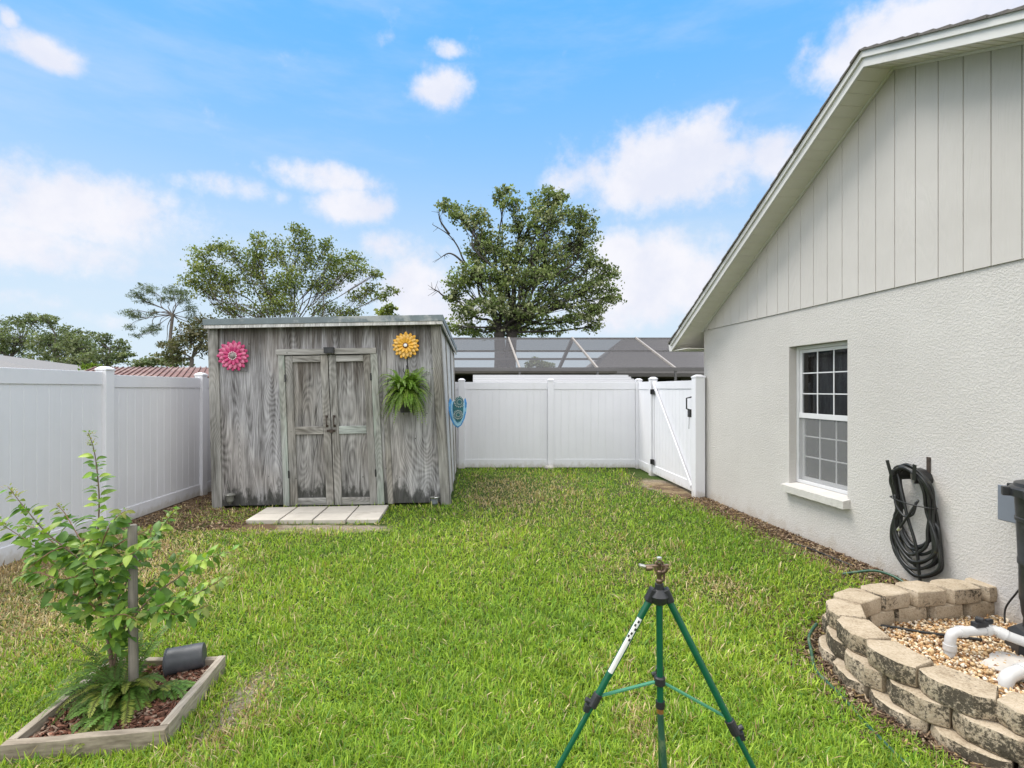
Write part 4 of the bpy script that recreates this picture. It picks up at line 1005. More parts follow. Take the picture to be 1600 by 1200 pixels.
# ================================================================ SPRINKLER TRIPOD
TZ = 1.60; hub = P(1030, 925, TZ); tp = thing('tripod_sprinkler', 'green tripod sprinkler with a brass head standing on the lawn', 'sprinkler', (hub.x, hub.y, 0))
HMt = Matrix.Translation(hub)
MB(HMt).lathe([(.020, -.034), (.026, -.028), (.030, -.010), (.020, .004), (.014, .010), (.013, .026), (.010, .028)], 18).build('hub', M['black_plastic'], tp, smooth=40)
feet = [Vector((-.125, 1.585, 0)), Vector((.965, 1.50, 0)), Vector((.617, 2.18, 0))]
starts = []
for k, f in enumerate(feet):
    d = (f-hub); d.z = 0; d.normalize(); st = hub+d*.026+Vector((0, 0, -.018)); starts.append(st)
    ax = (f-st).normalized()
    MB().bar(st-ax*.02+Vector((0, 0, .012)), st+ax*.02+Vector((0, 0, .008)), .026, .022).build('leg_socket', M['black_plastic'], tp, .004)
    c = st.lerp(f, (.31, .37, .34)[k])
    lg = MB().tube([st, c], .0105, 14).build('leg', M['tripod_green'], tp, smooth=40)
    MB().tube([c, f+Vector((0, 0, .004))], .0082, 14).build('lower_leg', M['tripod_green'], lg, smooth=40)
    cl = MB(); cl.tube([c-ax*.022, c+ax*.022], .0145, 12); s_ = ax.cross(Vector((0, 1, 0))).normalized()*(1 if k == 1 else -1)
    cl.tube([c+ax*.012+s_*.005, c+ax*.012+s_*.028], .008, 10); cl.bar(c+ax*.022+s_*.012, c+ax*.044+s_*.008, .016, .02)
    cl.build('leg_clamp', M['black_plastic'], lg, .002)
bz = hub.z-.27; bh = Vector((hub.x+.002, TZ, bz))
MB().tube([hub+Vector((0, 0, -.03)), Vector((hub.x+.003, TZ, bz-.065))], .0098, 14).build('riser_pipe', M['tripod_green'], tp, smooth=40)
MB(Matrix.Translation(bh)).lathe([(.013, -.014), (.017, -.010), (.017, .010), (.013, .014)], 14).build('brace_hub', M['black_plastic'], tp, smooth=40)
for k, f in enumerate(feet):
    c = starts[k].lerp(f, (.30, .345, .32)[k]); d = (c-bh).normalized(); MB().bar(bh+d*.016, c-d*.008, .010, .006).build('brace', M['tripod_light'], tp, .001)
MB().tube([Vector((hub.x+.003, TZ, bz-.062)), Vector((hub.x+.003, TZ, bz-.082))], .014, 14).build('hose_coupling', M['black_plastic'], tp, smooth=40)
MB().tube([Vector((hub.x+.003, TZ, bz-.082)), Vector((hub.x+.003, TZ, bz-.098))], .0105, 14).build('copper_ferrule', M['copper'], tp, smooth=40)
cable('green_hose', 'dark green hose hanging from the riser of the tripod sprinkler', 'hose', [(hub.x+.003, TZ, bz-.098), (hub.x+.006, TZ-.004, bz-.16), (hub.x+.018, TZ-.01, .42), (hub.x+.03, TZ-.03, .2), (hub.x+.05, TZ-.08, .06), (hub.x+.12, TZ-.2, .022), (hub.x+.3, TZ-.5, .02), (hub.x+.5, TZ-.9, .02)], .0098, 'hose_green')
# sprinkler head
h0 = hub+Vector((0, 0, .028))
sp = MB(Matrix.Translation(h0)).lathe([(.010, 0), (.011, .008), (.0075, .012), (.0075, .022), (.0095, .026), (.0095, .036), (.006, .040)], 14).build('sprinkler_head', M['brass'], tp, smooth=40)
m = MB(); Hd = Matrix.Translation(h0)
m.tube([h0+Vector((.004, 0, .030)), h0+Vector((.018, -.004, .038)), h0+Vector((.022, -.006, .050))], .007, 10)      # nozzle
m.tube([h0+Vector((-.004, 0, .005)), h0+Vector((.012, -.008, .012)), h0+Vector((.012, -.008, .03))], .004, 8)
m.tube([h0+Vector((-.011, 0, .036)), h0+Vector((-.011, 0, .062)), h0+Vector((0, 0, .070)), h0+Vector((.011, 0, .062)), h0+Vector((.011, 0, .036))], .0035, 8)   # yoke
m.lathe([(.004, .036), (.0065, .04), (.0065, .06), (.004, .062)], 10, Hd)
m.build('nozzle_yoke', M['brass'], sp, smooth=40)
m = MB(); m.bar(h0+Vector((-.045, -.004, .052)), h0+Vector((.030, .004, .052)), .010, .008); m.tube([h0+Vector((-.022, -.002, .046)), h0+Vector((-.042, -.004, .046))], .0085, 10); m.build('swing_arm', M['brass'], sp, .002)
MB().bar(h0+Vector((-.062, -.006, .056)), h0+Vector((-.044, -.005, .052)), .016, .007).build('arm_tip', M['zinc'], sp, .002)
MB(Hd).lathe([(.006, .071), (.008, .073), (.008, .078), (.003, .08)], 12).build('top_nut', M['zinc'], sp, smooth=40)
# paper label on the left leg, facing the camera side
ax = (feet[0]-starts[0]).normalized(); nn = Vector((-.45, -.88, 0)); nn = (nn-ax*nn.dot(ax)).normalized(); sd2 = ax.cross(nn)
def strip(t0, t1, name, mat, a0=-.75, a1=.75, r=.0109):
    L = (feet[0]-starts[0]).length; m = MB(); vs = []
    for t in (t0, t1):
        for i in range(7):
            a = a0+(a1-a0)*i/6; vs.append(starts[0]+ax*L*t+(nn*math.cos(a)+sd2*math.sin(a))*r)
    m.add(vs, [(i, i+1, i+8, i+7) for i in range(6)]); return m.build(name, mat, tp, smooth=True)
lb = strip(.13, .225, 'paper_label', M['sticker']); strip(.06, .13, 'paper_label', M['sticker'])
for t0, a in ((.066, -.3), (.078, .1), (.088, -.5), (.102, -.1), (.112, .3), (.12, -.4)): strip(t0, t0+.007, 'label_print', M['ink'], a-.25, a+.30, .0111)

# ================================================================ TIMBER BED WITH SHRUB
bed = thing('timber_planter', 'low square bed edged with weathered timber, filled with red mulch', 'planter', (-1.95, 2.7, 0))
FL, FR, BR, BL = Vector((-2.215, 2.267, 0)), Vector((-1.572, 2.374, 0)), Vector((-1.655, 3.035, 0)), Vector((-2.31, 3.02, 0))
FL.x -= .0
def rail(a, b, inward, mat, z1=.09, ext=0):
    d = (b-a).normalized(); n = Vector((-d.y, d.x, 0)); t = .040; m = MB(); N = 10; vs = []
    for i in range(N+1):
        p = a.lerp(b, i/N); 
        for (o_, z) in ((0, -.03), (0, z1), (t, z1), (t, -.03)):
            q_ = p+n*o_+Vector((0, 0, z)); vs.append(q_+mnoise.noise_vector(q_*8)*.003)
    fs = [(i*4+a_, i*4+b_, i*4+b_+4, i*4+a_+4) for i in range(N) for a_, b_ in ((0, 1), (1, 2), (2, 3), (3, 0))]+[(3, 2, 1, 0), (N*4, N*4+1, N*4+2, N*4+3)]
    m.add(vs, fs); o = m.build('edging_board', mat, bed, .003); fixn(o); return o
rail(FL, FR, 1, M['bed_x'], .088)
dR = (BR-FR).normalized(); rail(FR+dR*.0415, BR, 1, M['bed_y'], .091)
dB = (BL-BR).normalized(); rail(BR+dB*.0415, BL, 1, M['bed_x'], .086)
dL = (FL-BL).normalized(); rail(BL+dL*.0415, FL-dL*.0415, 1, M['bed_y'], .089)
m = MB(); m.add([(p.x, p.y, .035) for p in (FL+Vector((.042, .045, 0)), FR+Vector((-.045, .045, 0)), BR+Vector((-.042, -.045, 0)), BL+Vector((.045, -.045, 0)))], [(0, 1, 2, 3)]); m.build('mulch_soil', M['mulch_base'], bed)
def chips(name, XY, Z, lmin, lmax, cols, label, cat, parent=None):
    n = len(XY); Rm = rot_rand(n); Rm = Rm*1.0
    a = NP.uniform(0, 2*np.pi, n); tilt = NP.normal(0, .35, n); L = NP.uniform(lmin, lmax, n); W2 = L*NP.uniform(.12, .4, n)
    d = np.stack([np.cos(a)*np.cos(tilt), np.sin(a)*np.cos(tilt), np.sin(tilt)], 1); s_ = np.stack([-np.sin(a), np.cos(a), NP.normal(0, .35, n)], 1)
    c = np.concatenate([XY, Z[:, None]], 1); u = np.cross(d, s_); u /= np.linalg.norm(u, axis=1)[:, None]; th = NP.uniform(.001, .004, n)[:, None]
    q = [c-d*L[:, None]/2-s_*W2[:, None]/2, c+d*L[:, None]/2-s_*W2[:, None]*.3, c+d*L[:, None]/2+s_*W2[:, None]*.4, c-d*L[:, None]/2+s_*W2[:, None]/2]
    V = np.stack([p-u*th for p in q]+[p+u*th for p in q], 1).reshape(-1, 3)
    fi = np.array([(3,2,1,0),(4,5,6,7),(0,1,5,4),(1,2,6,5),(2,3,7,6),(3,0,4,7)]); idx = (fi[None]+(np.arange(n)*8)[:, None, None]).ravel()
    o = np_mesh(name, V, 4, idx, M['chips'], np.repeat(cols, 8, 0), parent); return props(o, label, cat, None, 'stuff')
n = 2600; u, v = NP.uniform(0.03, .97, n), NP.uniform(.03, .97, n)
A = np.array([(p.x, p.y) for p in (FL, FR, BR, BL)]); XY = (A[0]*(1-u)[:, None]+A[1]*u[:, None])*(1-v)[:, None]+(A[3]*(1-u)[:, None]+A[2]*u[:, None])*v[:, None]
XY = XY*.93+A.mean(0)*.07
cc = np.array([(.17, .075, .05), (.26, .13, .09), (.09, .045, .03), (.34, .24, .18)])[NP.choice(4, n)]*NP.uniform(.6, 1.2, (n, 1))
chips('mulch', XY, NP.uniform(.036, .056, n), .012, .055, cc, 'red brown bark mulch inside the timber bed', 'mulch')
# chips along the fence, along the house and round the block wall
n = 6000; y = NP.uniform(2.2, 7.9, n); dd_ = np.abs(NP.normal(0, .24, n)); x = 3.92-.1268*y-dd_-.02
y2 = NP.uniform(6.2, 8.0, 4200); x2 = -4.68+np.abs(NP.normal(0, .30, 4200)); k_ = (x2 < -4.12) | (y2 < 7.1); x2, y2 = x2[k_], y2[k_]
y3 = NP.uniform(6.05, 7.15, 1500); x3 = NP.uniform(-4.2, -3.2, 1500)
th_ = NP.uniform(0, acc[-1], 3600); ps = [at_s(t)[0] for t in th_]; P3 = np.array([(p.x, p.y) for p in ps]); dirc = P3-np.array([3.0, 2.95]); dirc /= np.linalg.norm(dirc, axis=1)[:, None]; P3 = P3+dirc*(.12+np.abs(NP.normal(0, .14, len(P3))))[:, None]
XY = np.concatenate([np.stack([x, y], 1), np.stack([x2, y2], 1), np.stack([x3, y3], 1), P3[P3[:, 0] < 3.3]]); keep = ~inside(XY, np.array([(p.x, p.y) for p in pin])); XY = XY[keep]
pal = np.array([(.14, .09, .06), (.24, .17, .11), (.07, .045, .03), (.36, .28, .19), (.30, .21, .10)]); cc = pal[NP.choice(5, len(XY), p=[.3, .25, .2, .12, .13])]*NP.uniform(.6, 1.2, (len(XY), 1))
chips('leaf_litter', XY, gzn(XY[:, 0], XY[:, 1])+NP.uniform(.002, .016, len(XY)), .012, .05, cc, 'brown bark chips and dry litter along the fence, house wall and block wall', 'mulch')
# stake
sk = MB(); b0 = Vector((-1.975, 2.74, 0)); t0_ = P(207, 820, 2.74)
sk.tube([b0+Vector((0, 0, -.02)), b0.lerp(t0_, .5), t0_-Vector((0, 0, .006)), t0_], [.0225, .022, .0215, .018], 16)
props(sk.build('garden_stake', M['stake'], None, smooth=40), 'round grey wooden stake standing in the timber bed', 'stake')
# pot lying on its side
pm_ = Matrix.Translation(P(262, 1029, 2.93)) @ Matrix.Rotation(R(88), 4, 'Y') @ Matrix.Rotation(R(-6), 4, 'X')
cpt = P(258, 1032, 2.93); cpt.z = .03+.075; cpt.x += .01
pm_ = Matrix.Translation(cpt) @ Matrix.Rotation(R(20), 4, 'Z') @ Matrix.Rotation(R(86), 4, 'Y') @ Matrix.Scale(.80, 4)
pt_ = MB(pm_); pt_.lathe([(.078, 0), (.091, -.004), (.093, .006), (.088, .012), (.086, .09), (.083, .20), (.080, .228), (.072, .232), (.02, .230)], 32); pt_.f = pt_.f[:-2]+[pt_.f[-1]]
pt_.lathe([(.086, .001), (.082, .10), (.078, .215), (.02, .217)], 32); pt_.f = pt_.f[:-2]+[pt_.f[-1]]
props(pt_.build('plant_pot', M['pot_black'], None, smooth=35), 'empty black nursery pot lying on its side in the timber bed', 'pot')
# small dark lid
ld = MB(Matrix.Translation(P(116, 1083, 2.62)+Vector((0, 0, 0))) @ Matrix.Rotation(R(20), 4, 'Z') @ Matrix.Scale(1.0, 4)); ld.lathe([(.036, 0), (.040, .004), (.040, .016), (.03, .02)], 18)
for v in ld.v: v.y *= .55
props(ld.build('emitter_cap', M['black_plastic'], None, smooth=40), 'small black plastic cap by the left timber of the bed', 'cap')

# shrub
shr = thing('leafy_shrub', 'young green shrub with arching leafy branches growing in the timber bed', 'shrub', (-2.09, 2.75, .03))
stems = [  # (points (px, py, depth offset)), radii
    ([(176, 1062, 0), (171, 1010, 0), (160, 965, .0), (153, 920, -.01), (152, 880, 0)], .011, .007, 0),
    ([(152, 880, 0), (153, 830, .02), (155, 780, .02), (151, 730, .0), (146, 700, -.01), (138, 676, -.02)], .005, .0015, 2),
    ([(153, 915, 0), (130, 880, -.05), (100, 855, -.08), (70, 830, -.10), (40, 795, -.12), (12, 760, -.12)], .005, .0015, 2),
    ([(150, 900, 0), (115, 880, .08), (75, 865, .10), (35, 840, .12), (-8, 812, .10)], .005, .0015, 2),
    ([(160, 960, 0), (130, 935, -.10), (100, 925, -.16), (75, 920, -.2), (62, 930, -.2)], .004, .0015, 2),
    ([(165, 985, 0), (185, 935, .05), (212, 885, .10), (240, 840, .12), (262, 812, .14), (276, 795, .15)], .005, .0015, 2),
    ([(178, 1040, 0), (186, 1000, -.02), (205, 968, -.06), (245, 948, -.10), (290, 935, -.12), (330, 915, -.12), (358, 895, -.12)], .006, .0015, 2),
    ([(205, 968, -.05), (240, 930, .02), (275, 905, .05), (305, 882, .06), (335, 868, .05), (362, 862, .04)], .005, .0015, 2),
    ([(152, 880, 0), (130, 850, .06), (112, 820, .10), (100, 800, .12), (90, 790, .12)], .004, .0015, 2),
    ([(154, 870, 0), (165, 835, -.06), (180, 810, -.10), (196, 798, -.12)], .004, .0015, 2),
    ([(156, 940, 0), (148, 900, -.12), (140, 870, -.18), (128, 850, -.22)], .004, .0015, 2),
    ([(170, 1005, 0), (180, 960, .10), (195, 930, .16), (205, 900, .2)], .004, .0015, 2),
    ([(150, 905, 0), (125, 900, -.10), (95, 905, -.18), (60, 895, -.22), (30, 900, -.24)], .004, .0015, 2),
    ([(150, 890, 0), (110, 870, .02), (80, 845, .04), (55, 825, .05), (30, 822, .05)], .004, .0015, 2),
    ([(153, 880, 0), (185, 850, .02), (215, 835, .04), (235, 828, .05)], .004, .0015, 2),
    ([(165, 970, 0), (200, 950, .06), (240, 915, .10), (265, 890, .12), (285, 860, .12)], .004, .0015, 2),
    ([(182, 1015, 0), (170, 985, -.08), (175, 965, -.12), (195, 960, -.15), (215, 970, -.18)], .004, .0015, 2),
    ([(245, 948, -.10), (270, 960, -.14), (300, 955, -.16), (325, 945, -.16)], .0035, .0015, 2),
    ([(100, 855, -.08), (80, 862, -.14), (55, 880, -.18), (45, 895, -.2)], .0035, .0015, 2),
    ([(156, 950, 0), (125, 960, .05), (100, 950, .08), (85, 945, .1)], .0035, .0015, 2),
    ([(160, 930, 0), (190, 880, -.10), (215, 860, -.14), (240, 855, -.16)], .0035, .0015, 2),
]
LV = []; LF = []; LC = []
def leaf(p, d, up, L, wdt, col, curl=.25):
    d = d.normalized(); s_ = d.cross(up)
    if s_.length < .05: s_ = d.cross(Vector((1, 0, 0)))
    s_.normalize(); nrm = s_.cross(d).normalized(); o_ = len(LV)
    rows = [(0, 0), (.18, .62), (.42, 1), (.66, .86), (.86, .45), (1, 0)]
    for t, ww in rows:
        c = p+d*L*t-nrm*curl*L*t*t+nrm*.0
        LV.extend([c-s_*wdt/2*ww+nrm*.14*wdt*ww, c, c+s_*wdt/2*ww+nrm*.14*wdt*ww])
        for j in range(3): 
            k = 1.12 if j == 1 else 1; LC.append([x*k for x in col])
    for i in range(5):
        for j in range(2): LF.append((o_+i*3+j, o_+i*3+j+1, o_+i*3+j+4, o_+i*3+j+3))
def leafcol():
    r = rng.random(); k = rng.uniform(.75, 1.25)
    if r < .5: return (.10*k, .20*k, .035*k)
    if r < .85: return (.18*k, .30*k, .04*k)
    return (.30*k, .40*k, .07*k)
SV = MB(); SV2 = MB()
for (pts, r0, r1, lf_) in stems:
    w3 = smooth_path([P(x, y, 2.75+dz) for x, y, dz in pts], 6)
    (SV if r0 > .004 else SV2).tube(w3, [r0+(r1-r0)*i/(len(w3)-1) for i in range(len(w3))], 7)
    if not lf_: continue
    L_ = sum((w3[i+1]-w3[i]).length for i in range(len(w3)-1)); s = .04; k = 0; cum = 0; i = 0; first = .04 if len(pts) > 4 else 0
    acc_ = [0]
    for i in range(1, len(w3)): acc_.append(acc_[-1]+(w3[i]-w3[i-1]).length)
    while s < L_:
        i = max(0, min(len(acc_)-2, int(np.searchsorted(acc_, s))-1)); t = (s-acc_[i])/(acc_[i+1]-acc_[i]+1e-9); p = w3[i].lerp(w3[i+1], t); tg = (w3[i+1]-w3[i]).normalized()
        for sgn in ((1, -1) if rng.random() < .75 else (1,)):
            side = tg.cross(Vector((0, 0, 1))); 
            if side.length < .35: side = Vector((1, rng.uniform(-.8, .8), 0))
            side.normalize(); side = (Matrix.Rotation(rng.uniform(-1.1, 1.1), 3, tg) @ side)*sgn*(1 if k % 2 else -1)
            dirn = side*1.0+tg*.55+Vector((0, 0, rng.uniform(-.45, .25)))
            end = s/L_; ln = rng.uniform(.046, .082)*(1 if end < .82 else .62)
            if pts[0][1] == 880 and len(pts) == 6: ln *= .95*(1.15-.4*end)
            col = leafcol() if end < .85 else (.20*rng.uniform(.7, 1.2), .27*rng.uniform(.8, 1.2), .06)
            leaf(p+dirn.normalized()*.008, dirn, Vector((rng.uniform(-.5, .5), rng.uniform(-1.1, .1), .8)), ln, ln*rng.uniform(.48, .60), col, rng.uniform(.2, .65))
        s += rng.uniform(.0125, .020); k += 1
    tip = w3[-1]; tg = (w3[-1]-w3[-3]).normalized()
    for q_ in range(26):                      # small yellow-green buds at the tips
        a = Vector((rng.gauss(0, 1), rng.gauss(0, 1), rng.gauss(0, 1))).normalized(); pp_ = tip-tg*rng.uniform(0, .07)+a*rng.uniform(.0, .02)
        leaf(pp_, a+tg, Vector((0, 0, 1)), rng.uniform(.010, .02), .008, (.30*rng.uniform(.6, 1.2), .32*rng.uniform(.7, 1.1), .07), .1)
SV.build('woody_stem', M['twig'], shr, smooth=True); SV2.build('young_stem', M['twig_red'], shr, smooth=True)
V = np.array([tuple(v) for v in LV]); np_mesh('leaves', V, 4, np.array(LF).ravel(), M['leaf'], np.array(LC), shr, smooth=True)
# ferns in the bed
def fd():
    k = rng.uniform(.6, 1.25); return (.13*k, .24*k, .045*k) if rng.random() < .8 else (.22*k, .26*k, .05*k)
fb = thing('bed_fern', 'sprawling green fern spreading over the mulch under the shrub', 'fern', (-1.98, 2.72, .04))
fern('fronds', fb, (-2.0, 2.70, .05), 120, .14, .42, 1.15, 1.0, fd, (R(70), R(350)), npin=30, plen=.034, pw=.0075)
fern('front_fronds', fb, (-1.95, 2.58, .045), 26, .16, .34, .55, .62, fd, (R(200), R(350)), npin=22, plen=.034, pw=.011)
fern('right_fronds', fb, (-1.84, 2.76, .05), 18, .12, .26, .6, .65, fd, (R(-70), R(5)), npin=22, plen=.034, pw=.011)

# ================================================================ BACKGROUND BUILDINGS
ca = thing('metal_carport', 'white corrugated metal roof showing above the back fence', 'carport', (.8, 13.4, 0))
y0, y1 = 12.6, 15.2; zf, zr = CH+(HY-599)/F*y0, CH+(HY-583)/F*y1
xl0, xr0 = (739-CX)/F*y0, (1001-CX)/F*y0; xl1, xr1 = (739-CX)/F*y1, (978-CX)/F*y1
m = MB(); nr = 5
prev = None
for i in range(nr):                                # roof of wide overlapping pans, each lip casting a line
    a, b = i/nr, (i+1)/nr
    def pp2(t, u, dz): 
        xa = xl0+(xl1-xl0)*t; xb = xr0+(xr1-xr0)*t; return (xa+(xb-xa)*u, y0+(y1-y0)*t, zf+(zr-zf)*t+dz)
    m.add([pp2(a, 0, 0), pp2(a, 1, 0), pp2(b, 1, -.05), pp2(b, 0, -.05), pp2(a, 0, -.10), pp2(a, 1, -.10)], [(0, 1, 2, 3), (4, 5, 1, 0)])
m.build('roof', M['white_roof'], ca)
MB().box((xl0+.05, y0+.05, -.01), (xl0+.15, y0+.15, zf-.05)).build('carport_post', M['white_roof'], ca)
MB().box((xr0-.15, y0+.05, -.01), (xr0-.05, y0+.15, zf-.05)).build('carport_post', M['white_roof'], ca)
# screened pool cage
cg = thing('pool_cage', 'grey screened pool enclosure behind the back fence', 'screen enclosure', (2, 15.5, 0))
Zb, Zt = 15.5, 19.0; zb_, zt_ = CH+(HY-577)/F*Zb, CH+(HY-529)/F*Zt
sl_ = -.10*3.5; XL, XRr = -3.2, 9.0
def cgp(x, t): return Vector((x+sl_*t-.0, Zb+(Zt-Zb)*t, zb_+(zt_-zb_)*t))
m = MB(); m.add([cgp(XL, 0), cgp(XRr, 0), cgp(XRr, 1), cgp(XL, 1)], [(0, 1, 2, 3)]); m.build('sloped_screen', M['cage_mesh'], cg)
m = MB(); m.add([cgp(XL, 1), cgp(XRr, 1), cgp(XRr, 1)+Vector((0, 6, 0)), cgp(XL, 1)+Vector((0, 6, 0))], [(0, 1, 2, 3)]); m.build('roof_screen', M['cage_mesh'], cg)
MB().bar(cgp(XL, 0), cgp(XRr, 0), .10, .11).build('eave_beam', M['beam_dark'], cg)
MB().bar(cgp(XL, 1), cgp(XRr, 1), .06, .07).build('ridge_beam', M['beam_dark'], cg)
MB().bar(cgp(XL, .54), cgp(XRr, .54), .05, .06).build('purlin', M['beam_dark'], cg)
for k in range(-1, 4):
    x = .227+2.30*k; MB().bar(cgp(x, 0)+Vector((0, 0, .03)), cgp(x, 1)+Vector((0, 0, .03)), .055, .06).build('rafter', M['beam'], cg)
    MB().bar((x, Zb, -.01), (x, Zb, zb_-.055), .06, .06, up=(0, 1, 0)).build('cage_post', M['beam_dark'], cg)
a = P(873, 577, 21.6); b_ = P(893, 533, 19.2); MB().bar(a, b_, .10, .12).build('far_rafter', M['beam_dark'], cg)
MB().bar(P(700, 561, 24.9), P(960, 561, 24.9), .08, .10).build('far_beam', M['beam_dark'], cg)
MB().bar((-4.2, Zb-.05, 1.2), (9.0, Zb-.05, 1.2), .05, .05).build('chair_rail', M['beam_dark'], cg)
# neighbour's house behind the cage
nh = thing('neighbour_house', 'dark low house with a grey hip roof seen through the pool cage', 'house', (8, 24, 0))
Zn = 22.0
e0, e1, r0_, r1_ = P(925, 583, Zn), P(1500, 583, Zn), P(972, 530, Zn+3.5), P(1500, 530, Zn+3.5); rb0 = e0+Vector((0, 7, 0)); rb1 = e1+Vector((0, 7, 0))
m = MB(); m.add([e0, e1, r1_, r0_, rb0, rb1], [(0, 1, 2, 3), (0, 3, 4), (3, 2, 5, 4), (1, 5, 2)]); m.add([e0-Vector((0, 0, .15)), e1-Vector((0, 0, .15)), e1, e0], [(0, 1, 2, 3)]); m.build('roof', M['far_roof'], nh)
m = MB(); m.box((e0.x+.6, Zn+2.0, -.01), (e1.x-.5, Zn+6.5, e0.z-.02)); m.build('wall', M['far_wall'], nh)
for k, x in enumerate((4.6, 6.4, 8.2)): MB().box((x, Zn+1.95, .1), (x+1.3, Zn+1.995, 2.1)).build('window', M['far_dark'], nh)
for x in (4.0, 6.0, 8.4): MB().box((x, Zn+.4, -.01), (x+.12, Zn+.52, e0.z-.16)).build('porch_post', M['far_wall'], nh)
# dark patio cover left of the carport, under the cage
pc_ = thing('patio_lean_to', 'dark patio cover between the shed and the white metal roof', 'patio cover', (-1.5, 17.5, 0))
MB().box((-4.5, 17.0, 2.14), (3.4, 19.2, 2.26)).build('roof', M['far_wall'], pc_)
MB().box((-4.5, 19.21, -.01), (3.4, 19.3, 2.26)).build('back_wall', M['far_dark'], pc_)
for x in (-3.5, -1.1, 1.2): MB().box((x, 17.1, -.01), (x+.1, 17.2, 2.09)).build('patio_post', M['far_dark'], pc_)
# red-brown metal roof over the left fence
rr = thing('neighbour_shed', 'outbuilding with a red brown metal roof behind the left fence', 'outbuilding', (-8, 14, 0))
q0, q1, q2, q3 = P(110, 586, 13.0), Vector(((345-CX)/F*13, 13, CH+(HY-590)/F*13)), P(348, 573, 16.0), P(150, 573, 16.0); q0.z = q1.z = CH+.28; q2.z = q3.z = CH+.66
m = MB(); m.add([q0, q1, q2, q3], [(0, 1, 2, 3)]); q4, q5 = q2+Vector((0, 3, -.35)), q3+Vector((-.7, 3, -.35)); m.add([q3, q2, q4, q5], [(0, 1, 2, 3)]); m.add([q0, q3, q5], [(0, 1, 2)]); m.build('roof', M['red_roof'], rr)
m = MB()
for i in range(24):
    u = i/23; m.bar(q0.lerp(q1, u)+Vector((0, 0, .02)), q3.lerp(q2, u)+Vector((0, 0, .02)), .03, .03)
m.build('roof_rib', M['red_roof'], rr)
MB().box((q0.x+.5, 13.4, -.01), (q1.x-.1, 18, q0.z-.0)).build('wall', M['far_wall'], rr)
gr_ = thing('far_house', 'pale grey roof corner of a house at the far left over the fence', 'house', (-26, 27, 0))
e0, e1 = P(75, 581, 25), P(-400, 581, 25); r0_ = P(-75, 545, 29); r1_ = P(-400, 545, 29)
m = MB(); m.add([e0, e1, r1_, r0_, e0+Vector((0, 8, 0)), e1+Vector((0, 8, 0))], [(0, 1, 2, 3), (0, 3, 4), (3, 2, 5, 4)]); m.build('roof', M['far_roof2'], gr_)
MB().box((e1.x, 25.5, -.01), (e0.x-.5, 32, e0.z-.02)).build('wall', M['far_wall'], gr_)

